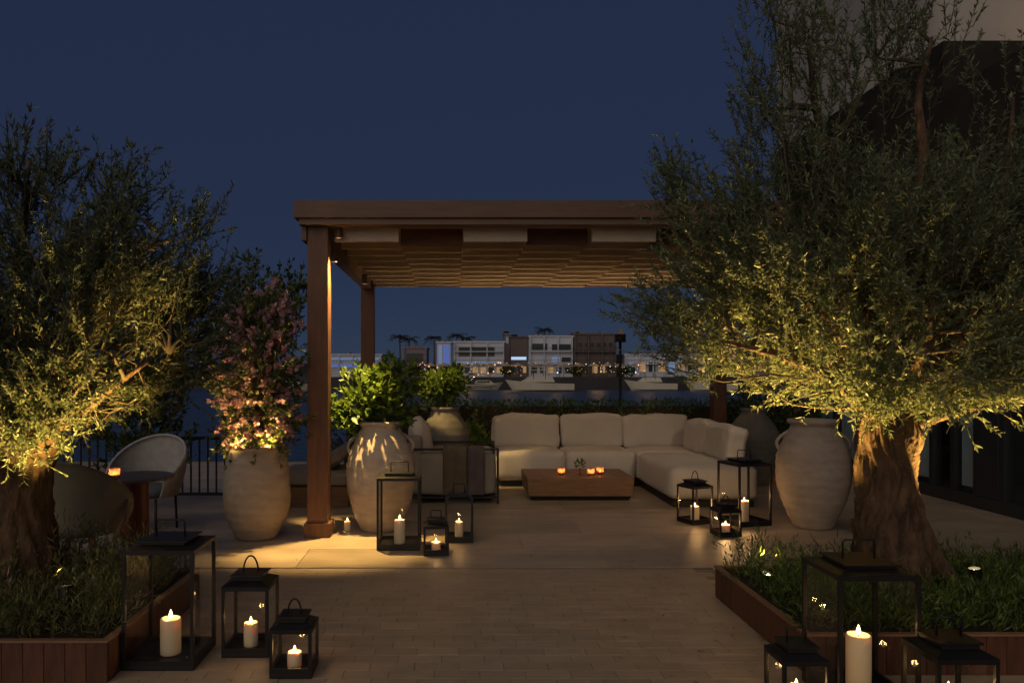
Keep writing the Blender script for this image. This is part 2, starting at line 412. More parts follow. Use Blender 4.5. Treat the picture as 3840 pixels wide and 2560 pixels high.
for x in (PX0, PX1):
    MB().box(x - .19, x + .19, PY0 + .005, PY1 + .2, 2.86, 2.995).build('side_fascia', M_beam, pg, bevel=.006)
    MB().box(x - .06, x + .06, PY0 + .1, PY1 - .1, 2.65, 2.855).build('side_beam', M_beam, pg, bevel=.005)
MB().box(PX0 + .1, PX1 - .1, PY1 - .05, PY1 + .07, 2.70, 2.855).build('rear_beam', M_beam, pg, bevel=.005)
MB().box(PX0 + .2, PX1 - .2, PY0 + .01, PY1 + .18, 2.90, 2.985).build('roof_deck', M_baffle, pg)
bw = .59
pb = MB().box(-bw/2 + .003, bw/2 - .003, -.03, .03, 2.68, 2.88)
baf = pb.build('baffle', M_baffle, pg); bafw = MB().box(-bw/2 + .003, bw/2 - .003, -.03, .03, 2.68, 2.88).build('baffle', mat('valance_cream', (0.64, 0.55, 0.46), 0.85, 0.06, 5, 0.1, 100, spec=0.15), pg); bafd = MB().box(-bw/2 + .003, bw/2 - .003, -.03, .03, 2.68, 2.835).build('baffle', M_bafdk, pg)
fl = fd = fw_ = True
for c in range(8):
    xc = -1.085 + bw * (c + .5)
    for r in range(10):
        yc = PY0 + .075 + .42 * r + (.21 if c % 2 else 0)
        if yc > PY1 - .09: continue
        dark_ = (c % 2 == 1 and r == 0)
        if c % 2 == 0 and r == 0:
            if fw_: bafw.location = (xc, yc, 0); fw_ = False
            else: link_copy(bafw, pg, (xc, yc, 0))
            continue
        src = bafd if dark_ else baf
        if dark_ and fd: src.location = (xc, yc, 0); fd = False
        elif not dark_ and fl: src.location = (xc, yc, 0); fl = False
        else: link_copy(src, pg, (xc, yc, random.uniform(-.003, .003)))
# warm led line along the rear beam, a downlight at the front post, and added spots under the beams
M_led = emit('led_line', (1.0, 0.62, 0.28), 3.0)
MB().box(PX0 + .15, PX1 - .15, PY1 - .085, PY1 - .06, 2.80, 2.815).build('led_strip', M_led, pg)
light('AREA', 'led_light', ((PX0 + PX1) / 2, PY1 - .10, 2.79), 4, (1, .62, .3), 4.6, ((PX0 + PX1) / 2, PY1 - .6, 2.4), sy=.02)
def downlight(x, y, z, target, power, cone, label, blend=.35, size=.02, col=WARM):
    t = thing('downlight', label, 'downlight', (x, y, z))
    MB().lathe([(0.0, .07), (.032, .07), (.034, .06), (.034, -.045), (.027, -.045), (.027, -.012), (0, -.012)], 20).build('housing', M_beam, t, smooth=False)
    MB().lathe([(0, -.02), (.026, -.02), (.026, -.0215), (0, -.0215)], 20).build('lens', emit('lamp_lens', (1, .75, .45), 14), t)
    light('SPOT', 'downlight_beam', (x, y, z - .05), power, col, size, target, cone, blend)
    return t
downlight(-1.035, 6.925, 2.745, (-1.06, 6.76, 0), 850, 50, 'small brown downlight under the pergola fascia beside the front post', .75)
downlight(-1.05, 9.1, 2.575, (-0.16, 9.75, 1.25), 260, 26, 'added brown downlight under the side beam aimed at the rear jar')  # added to brighten the bush in the rear jar

downlight(-1.125, 7.25, 2.575, (1.5, 10.3, .50), 38, 55, 'added brown downlight behind the front post aimed at the sofa', .9, .06, (1, .80, .58))  # added fill for the sofa from the left
downlight(3.68, 7.4, 2.575, (2.0, 10.0, .50), 40, 60, 'added brown downlight under the right side beam aimed at the sofa', .9, .06, (1, .80, .58))  # added fill for the sofa from the right

# ------------------------------------------------------------------ building on the right
bl = thing('building', 'dark glazed building with pale upper storey at the right', 'building', (5.75, 9, 0))
def bpart(mb, name, m, bev=0, par=None):
    o = mb.build(name, m, par or bl, bevel=bev); o.location = (-5.75, -9, 0) if par is None else (0, 0, 0); return o
bpart(MB().box(6.5, 14, 4.6, 13.1, .002, 2.99), 'inner_core', M_dark)
bpart(MB().box(5.70, 6.3, 4.6, 13.2, .003, .14), 'plinth', M_frame, .005)
bpart(MB().box(5.66, 6.45, 4.6, 8.798, 3.0, 4.7), 'lower_cladding', mat('dark_cladding', (0.028, 0.026, 0.022), 0.85, 0.3, 3, spec=.1), .005)
bpart(MB().box(5.66, 14, 8.80, 13.3, 3.0, 5.3), 'upper_cladding', mat('dark_cladding', (0.028, 0.026, 0.022), 0.85, 0.3, 3, spec=.1), .005)
edges = [13.15, 12.2, 11.4, 10.6, 9.51, 9.09, 8.71, 8.32, 7.92, 7.5, 7.0, 6.4, 5.6, 4.7]
pale = [0, 1, 1, 0, 1, 0, 1, 0, 0, 0, 1, 0, 0]
for i in range(len(edges) - 1):
    y1, y0 = edges[i], edges[i + 1]
    bpart(MB().box(5.70, 5.80, y1 - .035, y1 + .035, .142, 2.998), 'mullion', M_frame, .004)
    if i == 7:
        bpart(MB().box(5.69, 6.0, y0 + .037, y1 - .037, .143, 2.997), 'column_panel', M_frame, .004); continue
    bpart(MB().box(5.755, 5.765, y0 + .03, y1 - .03, .145, 2.995), 'glass_pane', M_fglass)
    if pale[i]:
        cm = MB(); k = 40
        for j in range(k + 1):
            yy = y0 + .04 + (y1 - y0 - .08) * j / k; xx = 5.787 + .009 * math.sin(j * 1.3)
            cm.v += [(xx, yy, .2), (xx, yy, 2.9)]
        for j in range(k): cm.f.append((2*j, 2*j + 2, 2*j + 3, 2*j + 1))
        bpart(cm, 'curtain', M_curt)
# pale upper storey with a rounded corner
prof = []
for i in range(13):
    a = PI / 2 * i / 12; prof.append((5.95 - .30 * math.cos(a), 9.10 - .30 * math.sin(a)))
ring = [(14, 13.3), (5.65, 13.3)] + prof + [(14, 8.80)]
um = MB()
for z in (5.302, 10.5): um.v += [(x, y, z) for x, y in ring]
k = len(ring)
for i in range(k): j = (i + 1) % k; um.f.append((i, j, k + j, k + i))
um.f.append(tuple(range(k))[::-1]); um.f.append(tuple(range(k, 2 * k)))
bpart(um, 'upper_storey', M_white)
wl = thing('wall_fill', 'added black uplighter washing the pale upper storey', 'lamp', (7.3, 7.9, 4.682))  # added lamp, housing included, to warm the pale storey wall
MB().lathe([(0, 0.0), (.07, 0.0), (.06, .12), (.05, .12), (.05, .1), (0, .1)], 16).build('housing', M_metal, wl)
bpart(MB().box(6.452, 14, 4.6, 8.797, 4.5, 4.68), 'roof_ledge', M_frame)
light('SPOT', 'wall_fill_beam', (7.3, 7.9, 4.84), 16, (1, .62, .32), .05, (7.3, 8.9, 6.6), 140, .9)

# ------------------------------------------------------------------ planters
def planter(label, x0, x1, y0, y1, inner_right):
    t = thing('planter', label, 'planter', ((x0 + x1) / 2, (y0 + y1) / 2, 0))
    cx, cy = (x0 + x1) / 2, (y0 + y1) / 2
    h = .205
    MB().box(x0 - cx + .022, x1 - cx - .022, y0 - cy + .022, y1 - cy - .022, .004, .165).build('soil', M_soil, t)
    n_ = round((x1 - x0) / .1); w = (x1 - x0) / n_
    b0 = MB().box(-w/2 + .0015, w/2 - .0015, -.01, .01, .003, h - .012).build('board', M_board, t, bevel=.002); used = False
    for yb in (y0 - cy + .01, y1 - cy - .01):
        for i in range(n_):
            xx = x0 - cx + w * (i + .5)
            if not used: b0.location = (xx, yb, 0); used = True
            else: link_copy(b0, t, (xx, yb, 0))
    n2 = round((y1 - y0 - .04) / .1); w2 = (y1 - y0 - .042) / n2
    b1 = MB().box(-.01, .01, -w2/2 + .0015, w2/2 - .0015, .003, h - .012).build('board', M_board, t, bevel=.002); used = False
    for xb in (x0 - cx + .01, x1 - cx - .01):
        for i in range(n2):
            yy = y0 - cy + .021 + w2 * (i + .5)
            if not used: b1.location = (xb, yy, 0); used = True
            else: link_copy(b1, t, (xb, yy, 0))
    e = .006
    for (a, b_, c_, d_) in ((x0-cx-e, x1-cx+e, y0-cy-e, y0-cy+.03), (x0-cx-e, x1-cx+e, y1-cy-.03, y1-cy+e), (x0-cx-e, x0-cx+.03, y0-cy+.031, y1-cy-.031), (x1-cx-.03, x1-cx+e, y0-cy+.031, y1-cy-.031)):
        MB().box(a, b_, c_, d_, h - .0115, h).build('rim', M_rim, t, bevel=.002)
    return t
planter('low brown board planter with the left olive tree', -4.6, -1.66, 3.66, 5.0, True)
planter('low brown board planter with the right olive tree', 1.74, 4.6, 3.75, 5.06, False)

def blades(name, label, m, x0, x1, y0, y1, n_, hmin, hmax, avoid, lean=.35, wd=.007):
    base = np.stack([rng.uniform(x0, x1, n_), rng.uniform(y0, y1, n_), np.full(n_, .165)], 1)
    for ax, ay, ar in avoid:
        k = np.hypot(base[:, 0] - ax, base[:, 1] - ay) > ar; base = base[k]
    n_ = len(base)
    clump = np.array([noise.noise((p[0] * 3.1, p[1] * 3.1, 0)) for p in base])
    H = (hmin + (hmax - hmin) * rng.random(n_)) * (1 + .7 * clump)
    ax = unit(rng.normal(size=(n_, 3)) * lean + np.array([0, 0, 1.0]))
    nl = 11
    t = rng.random((n_, nl, 1)) * .9 + .1
    pos = base[:, None] + ax[:, None] * H[:, None, None] * t
    rad = rng.normal(size=(n_, nl, 3)); dr = ax[:, None] * 1.1 + .8 * rad / np.linalg.norm(rad, axis=2, keepdims=True)
    N = n_ * nl
    o = leaf_mesh(name, m, pos.reshape(-1, 3), dr.reshape(-1, 3), .03 + .035 * rng.random(N), wd * (.6 + .8 * rng.random(N)), rng.random(N) * .7, None, 'stuff')
    tag(o, label, 'ground cover')
    return o
blades('herb_planting', 'low green needle-leaved herbs filling the right planter', M_grass, 1.80, 4.5, 3.81, 5.0, 3000, .12, .27, [(2.58, 4.5, .26), (1.95, 4.74, .13)])
blades('herb_planting', 'taller wispy dry herbs filling the left planter', M_grassL, -3.4, -1.72, 3.72, 4.94, 2200, .16, .36, [(-2.5, 4.4, .2), (-2.02, 3.98, .15)])
blades('pink_herbs', 'few pinkish herb sprigs among the left planting', M_bract, -2.9, -2.1, 3.75, 4.2, 26, .15, .33, [])

# ------------------------------------------------------------------ olive trees
def olive(label, base, trunk, limbs, lobes, n_sh, center, parts_seed, nl=42, clip=None):
    t = thing('olive_tree', label, 'tree', base)
    bx, by, bz = base
    P = [(x - bx, y - by, z - bz) for x, y, z, r in trunk]; rd = [r for *_, r in trunk]
    def spline(P, rd, m):
        out_, ro = [], []
        for i in range(len(P) - 1):
            for q in range(m):
                f = q / m; f2 = f * f * (3 - 2 * f) * .5 + f * .5
                out_.append(tuple(Vector(P[i]).lerp(Vector(P[i + 1]), f))); ro.append(rd[i] + (rd[i + 1] - rd[i]) * f2)
        out_.append(P[-1]); ro.append(rd[-1]); return out_, ro
    sp, sr = spline(P, rd, 16)
    mb = MB().tube(sp, sr, 84, 0, parts_seed)
    vv = []
    for (x, y, z) in mb.v:
        c = Vector(min(sp, key=lambda q: abs(q[2] - z))); o_ = Vector((x - c.x, y - c.y, 0)); rr_ = o_.length
        a_ = math.atan2(o_.y, o_.x); w_ = noise.noise((z * 2.2, parts_seed, 0)) * 1.4
        ca, sa = math.cos(a_ + w_), math.sin(a_ + w_)
        big = noise.noise((ca * 1.3, sa * 1.3, z * 1.7 + parts_seed)) * .26
        rid = (1 - abs(noise.noise((ca * 3.4, sa * 3.4, z * 1.5 + parts_seed)))) ** 2 * .20 - .13 + max(0, noise.noise((ca * 2.1 + 5, sa * 2.1, z * 4.6))) * .24
        fine = (1 - abs(noise.noise((ca * 9, sa * 9, z * 5)))) * .09 + noise.noise((ca * 18, sa * 18, z * 14)) * .05
        k_ = 1 + big + rid + fine
        vv.append((c.x + o_.x * k_, c.y + o_.y * k_, z + noise.noise((x * 9, y * 9, z * 9)) * .01))
    mb.v = vv
    tr = mb.build('trunk', M_bark, t, smooth=True)
    for f, (pts, r0) in enumerate(limbs):
        Q = [(x - bx, y - by, z - bz) for x, y, z in pts]
        path, rr = [], []
        for i in range(len(Q) - 1):
            for q in range(6):
                f_ = q / 6; v = Vector(Q[i]).lerp(Vector(Q[i + 1]), f_)
                v += noise.noise_vector((v.x * 2 + f * 7, v.y * 2, v.z * 2)) * .05 * min(1, (i * 6 + q) / 3)
                path.append(tuple(v)); tt = (i + f_) / (len(Q) - 1); rr.append(r0 * (.92 - .84 * tt))
        MB().tube(path, rr, 10, .2, f).build('limb', M_bark, t, smooth=True)
    pos, dr, L, Wd, a, b_, k = shoots([(x - bx, y - by, z - bz, rx, ry, rz, w) for x, y, z, rx, ry, rz, w in lobes], n_sh, (center[0] - bx, center[1] - by, center[2] - bz), nl, .34, .037, .0092,
        clip=lambda p: np.array([noise.noise((q[0] * 2.6 + parts_seed, q[1] * 2.6, q[2] * 2.6)) for q in p]) > -.17)
    # finer branches from the limbs out to the shoots
    nodes = []
    for pts, r0 in limbs:
        for i in range(len(pts) - 1):
            for q in range(4): nodes.append(Vector(pts[i]).lerp(Vector(pts[i + 1]), q / 4) - Vector(base))
        nodes.append(Vector(pts[-1]) - Vector(base))
    bm_ = MB()
    for i in rng.choice(len(a), 170, replace=False):
        e = Vector(a[i]); n0 = min(nodes, key=lambda q: (q - e).length + max(0, q.z - e.z) * 2)
        mid_ = n0.lerp(e, .5) + Vector((random.uniform(-.08, .08), random.uniform(-.08, .08), random.uniform(-.02, .10)))
        bm_.tube([n0, n0.lerp(mid_, .5) + Vector((0, 0, .01)), mid_, mid_.lerp(e, .6), Vector(b_[i])], [.013, .011, .008, .006, .002], 6)
    tag(bm_.build('branches', M_twig, t, smooth=True), kind='stuff')
    cr = leaf_mesh('crown', M_olive, pos, dr, L, Wd, rng.random(len(pos)) ** 1.3 * .85, t)
    twig_mesh('twigs', M_twig, a, b_, .0028, t)
    return t
YR = 4.5
RL = [(2.42,YR-.1,1.58,.85,.75,.33,1.0),(2.73,YR,2.04,1.03,.95,.64,2.3),(1.54,YR,1.73,.47,.5,.30,.40),(1.56,YR,2.3,.36,.4,.36,.26),(1.85,YR,2.62,.44,.45,.34,.34),
      (2.11,YR,3.25,.36,.4,.50,.17),(2.55,YR,3.45,.64,.5,.46,.24),(3.25,YR,2.40,.65,.8,.95,1.15),(3.11,YR-.1,1.50,.45,.5,.28,.45),(2.21,YR,2.25,.64,.75,.51,1.0),(1.29,YR,2.58,.15,.15,.15,.05),(1.75,YR-.2,2.0,.45,.5,.35,.45),(2.5,YR-.35,1.42,.42,.25,.16,.32),(1.82,YR,3.45,.22,.3,.45,.07),(1.72,YR,2.95,.2,.25,.25,.10),(1.22,YR,1.85,.22,.3,.16,.10),(2.95,YR-.3,1.45,.35,.3,.17,.25)]
olive('large olive tree in the right planter with gnarled trunk and wide crown', (2.58, YR, .16),
    [(2.60,YR,.14,.215),(2.585,YR,.34,.18),(2.565,YR,.6,.160),(2.555,YR,.86,.148),(2.565,YR,1.05,.135),(2.575,YR,1.22,.130),(2.57,YR,1.34,.10)],
    [([(2.60,YR,1.15),(2.48,YR-.05,1.42),(2.2,YR-.1,1.75),(1.85,YR-.05,2.1),(1.5,YR,2.45)],.085),
     ([(2.55,YR,1.15),(2.55,YR+.05,1.5),(2.45,YR+.1,2.1),(2.2,YR+.05,2.9),(2.1,YR,3.5)],.08),
     ([(2.6,YR,1.15),(2.65,YR,1.55),(2.68,YR-.15,2.3),(2.66,YR-.15,3.0),(2.8,YR-.1,3.5)],.075),
     ([(2.6,YR,1.15),(2.8,YR,1.4),(3.05,YR,1.8),(3.25,YR,2.5),(3.3,YR,3.2)],.08),
     ([(2.62,YR-.02,1.16),(2.9,YR-.08,1.27),(3.15,YR-.1,1.36),(3.4,YR-.1,1.6)],.065),
     ([(2.52,YR,1.2),(2.2,YR-.2,1.45),(1.8,YR-.2,1.6),(1.4,YR-.1,1.75)],.055),
     ([(2.6,YR,1.2),(2.6,YR-.3,1.7),(2.5,YR-.5,2.1)],.05)],
    RL, 5300, (2.55, YR, 1.7), 3.0)
# a buttress root running to the right of the trunk
rt = [o for o in C.objects if o.name.startswith('olive_tree')][0]
MB().tube([(-.02,-.02,.62),(.10,-.05,.42),(.22,-.06,.22),(.36,-.08,.08),(.52,-.1,-.02)], [.07,.08,.07,.05,.025], 16, .4, 5).build('root', M_bark, rt, smooth=True)

YL = 4.4
LL = [(-2.46,YL,1.58,.83,.8,.43,1.8),(-2.24,YL,2.05,.7,.7,.43,1.2),(-1.83,YL,2.08,.40,.4,.42,.42),(-2.45,YL,2.55,.36,.4,.32,.34),(-1.58,YL,1.66,.26,.4,.36,.38),(-2.45,YL-.1,1.27,.5,.5,.23,.55),
      (-1.90,YL,2.5,.18,.2,.22,.08),(-1.50,YL,2.28,.18,.2,.2,.08),(-1.92,YL,1.40,.43,.5,.2,.4),(-3.1,YL,1.9,.6,.7,.7,.7),(-2.42,YL-.32,1.22,.42,.22,.20,.32),(-1.45,YL,1.95,.22,.3,.2,.12)]
olive('bushy olive tree in the left planter glowing yellow from below', (-2.5, YL, .16),
    [(-2.5,YL,.14,.22),(-2.49,YL,.4,.18),(-2.5,YL,.7,.155),(-2.49,YL,.95,.15),(-2.47,YL,1.12,.15),(-2.46,YL,1.25,.11)],
    [([(-2.47,YL,1.05),(-2.3,YL,1.4),(-2.0,YL,1.8),(-1.7,YL,2.3)],.075),([(-2.48,YL,1.05),(-2.55,YL,1.6),(-2.5,YL,2.2),(-2.4,YL,2.8)],.08),
     ([(-2.45,YL,1.08),(-2.1,YL-.1,1.3),(-1.6,YL-.1,1.6)],.06),([(-2.5,YL,1.05),(-2.8,YL,1.4),(-3.1,YL,2.0)],.07)],
    LL, 3300, (-2.4, YL, 1.4), 9.0)

def spike_light(label, loc, target, power, cone, size=.025, col=(1, .60, .14)):
    t = thing('spike_light', label, 'garden light', loc)
    d = (Vector(target) - Vector(loc)).normalized(); q = d.to_track_quat('Z', 'Y').to_matrix().to_4x4()
    MB().tube([(0, 0, -.12), (0, 0, -.015)], [.008, .008], 8).build('spike', M_metal, t)
    MB().lathe([(0, -.03), (.034, -.03), (.038, -.02), (.038, .055), (.031, .055), (.031, .03), (0, .03)], 20).xf(q).build('lamp_head', M_metal, t)
    MB().lathe([(0, .035), (.03, .035), (.03, .037), (0, .037)], 20).xf(q).build('lens', emit('lamp_lens2', (1, .78, .42), 22), t)
    light('SPOT', 'spike_beam', Vector(loc) + d * .065, power, col, size, target, cone, .6)
    return t
spike_light('small lit spike light in the herbs right of the right olive trunk', (3.03, 4.42, .30), (2.84, 4.40, 1.75), 430, 58)
spike_light('added spike light in the herbs left of the right olive trunk', (1.95, 4.74, .19), (2.08, 4.40, 1.7), 660, 64)  # added lamp that brightens the left of the crown
spike_light('spike light at the foot of the left olive trunk', (-2.02, 3.98, .32), (-2.18, 4.2, 1.6), 430, 62)

spike_light('added fill light hidden behind the left half of the sofa', (.75, 10.86, .76), (.7, 9.3, 2.7), 95, 130, col=(1, .74, .40))  # added unseen lamp that lights the pergola ceiling from below
spike_light('added fill light hidden behind the right half of the sofa', (2.9, 10.86, .76), (2.7, 9.3, 2.7), 95, 130, col=(1, .74, .40))  # second added unseen lamp for the ceiling glow

# ------------------------------------------------------------------ jars and pots
def jar_profile(h, rb, rm, rn, rr, zm=.52):
    pr = []
    N = 44
    for i in range(N + 1):
        f = i / N; z = f * h * .93
        if f < zm: u = f / zm; r = rb + (rm - rb) * math.sin(u * PI / 2) ** .9
        else: u = (f - zm) / (1 - zm); r = rm + (rn - rm) * (1 - math.cos(u * PI / 2 * 1.0)) ** 1.15
        r += .0025 * math.sin(z * 75) + .004 * (1 if abs(f - .70) < .012 or abs(f - .42) < .01 else 0)
        pr.append((r, z))
    return [(0, 0.001)] + pr + [(rn * 1.0, h * .95), (rr, h * .965), (rr + .006, h * .985), (rr, h), (rr - .03, h), (rr - .045, h * .96), (rn - .05, h * .85), (0, h * .82)]
def jar(name, label, loc, h, rb, rm, rn, rr, m, zm=.52, handles=0, rot=0, cat='jar'):
    t = thing(name, label, cat, loc, rot)
    MB().lathe(jar_profile(h, rb, rm, rn, rr, zm), 56, wob=.012).build('body', m, t, smooth=True)
    for sgn in ((-1, 1) if handles else ()):
        z1, z0 = h * .90, h * .70
        pts = []
        rt_, rb_ = rn + .0, rm * .90
        for i in range(11):
            a = i / 10; ang = PI * a
            x = (rt_ + (rb_ - rt_) * a) - .012 + .075 * math.sin(ang); z = z1 + (z0 - z1) * a
            pts.append((sgn * x, 0, z))
        MB().tube(pts, .017, 10).build('handle', m, t, smooth=True)
    return t
jar('flower_pot', 'tall beige clay pot holding the pink bougainvillea', (-1.76, 6.85, 0), .82, .17, .295, .262, .272, M_pot, .45, cat='pot')
jar('amphora', 'large beige clay jar with a bright light patch behind the tall lantern', (-.68, 7.20, 0), 1.02, .18, .325, .185, .20, M_pot, .55, 1, .25)
jar('amphora', 'large beige clay jar with two handles beside the right olive trunk', (3.45, 7.3, 0), 1.03, .165, .335, .20, .225, M_pot, .58, 1, -.35)
jar('storage_jar', 'dark grey round jar behind the armchair', (-.10, 9.85, 0), 1.03, .2, .315, .17, .185, M_dpot, .62)
jar('storage_jar', 'dark grey-green round jar behind the right arm of the sofa', (3.98, 10.1, 0), 1.0, .2, .335, .15, .16, M_dpot, .6)
tp = thing('terracotta_planter', 'low terracotta trough at the right behind the jar', 'planter', (4.55, 10.3, 0))
MB().frustum(-.30, .30, -.18, .18, .002, -.34, .34, -.22, .22, .40).build('body', M_terra, tp, bevel=.01)
MB().box(-.365, .365, -.245, .245, .402, .45).build('rim', M_terra, tp, bevel=.008)

# bougainvillea
bg_t = thing('bougainvillea', 'tall pink flowering bougainvillea growing from the left clay pot', 'plant', (-1.76, 6.85, .70))
BL = [(0,-.02,.42,.42,.36,.36,1.3),(-.03,-.02,.82,.46,.38,.36,1.4),(.05,0,1.18,.36,.32,.30,.9),(.20,0,1.42,.20,.22,.18,.3),(-.12,0,1.28,.22,.22,.22,.3),(0,-.03,.18,.28,.28,.14,.6)]
pos, dr, L, Wd, a, b_, k = shoots(BL, 400, (0, 0, .5), 20, .26, .045, .026, up=.3)
leaf_mesh('foliage', M_bougl, pos, dr, L, Wd, rng.random(len(pos)) * .7, bg_t); twig_mesh('stems', M_twig, a, b_, .003, bg_t)
pos, dr, L, Wd, a, b_, k = shoots(BL, 400, (0, 0, .5), 17, .12, .040, .032, up=.2)
leaf_mesh('flowers', M_bract, pos, dr, L, Wd, rng.random(len(pos)) * .7, bg_t)
spike_light('tiny uplight at the left rim of the bougainvillea pot', (-1.90, 6.74, .70), (-1.82, 6.74, 1.7), 48, 100)
spike_light('tiny uplight at the right rim of the bougainvillea pot', (-1.62, 6.74, .70), (-1.70, 6.74, 1.7), 48, 100)

spike_light('added floor uplight left of the bougainvillea pot behind the tall lantern', (-2.26, 6.22, .13), (-1.86, 6.72, 1.62), 120, 40)  # added to brighten the front of the flowers
# broad-leaved bushes in the two jars: single leaves
lv = MB(); nL = 5
for i in range(nL + 1):
    u = i / nL; w = .5 * math.sin(PI * min(1, u * .97 + .08)) ** .8 * (1 - u * .25) if 0 < i < nL else (.05 if i == 0 else 0.0)
    lv.v += [(-w * .56, u, .10 * w - .12 * u * u), (0, u, -.12 * u * u - .03), (w * .56, u, .10 * w - .12 * u * u)]
for i in range(nL):
    a = i * 3; lv.f += [(a, a + 1, a + 4, a + 3), (a + 1, a + 2, a + 5, a + 4)]
leaf_src = lv.build('leaf', M_bush, None, smooth=True)
def bush(label, loc, lobes, nleaf, size, inner):
    t = thing('leafy_bush', label, 'plant', loc)
    pos, d, k = in_lobes(lobes, nleaf)
    stems = MB()
    for lb in lobes:
        for q in range(4):
            e = (lb[0] + random.uniform(-.5, .5) * lb[3], lb[1] + random.uniform(-.5, .5) * lb[4], lb[2] + .3 * lb[5])
            stems.tube([(0, 0, -.22), (e[0] * .4, e[1] * .4, e[2] * .4), e], [.011, .008, .004], 6)
    stems.build('stems', M_twig, t)
    for i in range(nleaf):
        p = Vector(pos[i]); dd = Vector(d[i]) * .8 + Vector((0, 0, .25)) + Vector(rng.normal(size=3)) * .35
        dd.normalize(); up = (Vector((0, 0, 1)) + Vector(rng.normal(size=3)) * .35)
        x = dd.cross(up).normalized(); zz = x.cross(dd)
        rot = Matrix((x, dd, zz)).transposed().to_euler()
        s = size * random.uniform(.65, 1.25)
        c = leaf_src.copy(); C.objects.link(c); c.parent = t; c.location = p; c.rotation_euler = rot; c.scale = (s, s, s)
    pos, dr, L, Wd, a, b_, k = shoots([(*q[:3], q[3] * .85, q[4] * .85, q[5] * .85, q[6]) for q in lobes], inner, (0, 0, 0), 12, .15, size * .75, size * .42, up=.4)
    leaf_mesh('inner_foliage', M_bush, pos, dr, L, Wd, rng.random(len(pos)) * .5, t)
    return t
bush('bright green broad-leaved bush growing from the jar beside the pergola post', (-.68, 7.20, 1.0), [(-.12,0,.26,.33,.32,.28,1.2),(.12,-.02,.38,.26,.28,.24,.8),(-.25,-.05,.10,.22,.22,.16,.4),(.14,0,.12,.24,.25,.15,.4)], 290, .092, 170)
bush('bright green bush growing from the dark jar behind the armchair', (-.10, 9.85, 1.02), [(-.08,0,.24,.32,.30,.24,1),(.10,0,.30,.24,.26,.22,.7)], 220, .10, 110)
bpy.data.objects.remove(leaf_src)

# hedge behind the sofa and shrubs on the left
hd = thing('hedge', 'low dark clipped hedge behind the white sofa', 'hedge', (2.2, 11.6, 0))
MB().box(-3.2, 3.3, -.22, .22, .003, .95).build('branch_core', M_soil, hd)
N = 16000
pos = np.stack([rng.uniform(-3.3, 3.4, N), rng.uniform(-.34, .34, N), rng.uniform(.05, 1.03, N)], 1)
keep = (np.abs(pos[:, 1]) > .2) | (pos[:, 2] > .92)
pos = pos[keep]; pos[:, 2] += np.array([.05 * noise.noise((p[0] * 3, p[1] * 3, 0)) for p in pos])
dr = unit(pos * np.array([0, 1.5, .3]) + rng.normal(size=pos.shape) * .5 + np.array([0, 0, .5]))
leaf_mesh('foliage', M_hedge, pos, dr, .05 + .04 * rng.random(len(pos)), .022 + .012 * rng.random(len(pos)), rng.random(len(pos)) * .8, hd)

def shrub(name, label, loc, lobes, n_, lL=.06, lW=.03, m=None):
    t = thing(name, label, 'shrub', loc)
    pos, dr, L, Wd, a, b_, k = shoots(lobes, n_, (0, 0, .2), 16, .25, lL, lW, up=.5)
    leaf_mesh('foliage', m or M_shrub, pos, dr, L, Wd, rng.random(len(pos)) * .8, t)
    st = MB()
    for q in range(5):
        lb = random.choice(lobes); st.tube([(random.uniform(-.06, .06), random.uniform(-.06, .06), 0), (lb[0] * .5, lb[1] * .5, lb[2] * .5), (lb[0], lb[1], lb[2] + lb[5] * .5)], [.02, .014, .006], 6)
    st.build('stems', M_twig, t)
    return t
shrub('tall_shrub', 'tall dark shrub rising behind the pink bougainvillea', (-2.0, 7.95, 0), [(0,0,1.2,.42,.35,.55,1),(.1,0,1.95,.42,.35,.5,1),(.35,0,2.35,.25,.25,.22,.4),(-.35,0,1.7,.3,.3,.6,.6),(-.1,0,2.4,.22,.2,.25,.25)], 330)
shrub('shrub', 'dark leafy shrub behind the grey barrel chair', (-3.35, 8.2, 0), [(0,0,.75,.55,.4,.6,1),(.1,0,1.35,.5,.4,.5,.8)], 300)
shrub('shrub', 'dark shrub at the far left behind the olive tree', (-4.6, 8.0, 0), [(0,0,.7,.6,.4,.6,1),(0,0,1.35,.5,.4,.5,.8)], 220)
shrub('shrub', 'small pale-leaved shrub beside the railing behind the dining table', (-4.05, 6.9, 0), [(0,0,.55,.45,.35,.5,1)], 150, .07, .04, M_bush)
shrub('shrub', 'small dark shrub at the foot of the pergola rear post', (-1.25, 10.0, 0), [(0,0,.5,.35,.35,.45,1)], 140)
shrub('shrub', 'little shrub with lit leaf tone between the armchair and the sofa', (.30, 10.75, 0), [(0,0,.45,.25,.22,.35,1)], 90, .05, .04, M_bush)  # brighter leaf colour puts the glow of a ground uplight into this shrub
shrub('shrub', 'small dark shrub right of the round jar under the olive crown', (4.6, 11.2, 0), [(0,0,.7,.6,.4,.65,1)], 240)

# black railing at the left terrace edge
rl = thing('railing', 'black metal bar railing between the grey chair and the clay pot', 'railing', (-3.6, 9.0, 0))
for i in range(30): MB().box(-1.5 + i * .1, -1.482 + i * .1, -.009, .009, .06, .68).build('bar', M_metal, rl)
MB().box(-1.55, 1.5, -.02, .02, .682, .72).build('top_rail', M_metal, rl, bevel=.003)
MB().box(-1.55, 1.5, -.015, .015, .025, .058).build('bottom_rail', M_metal, rl)
for x in (-1.57, -.05, 1.48): MB().box(x, x + .04, -.022, .022, .001, .68).build('post', M_metal, rl)

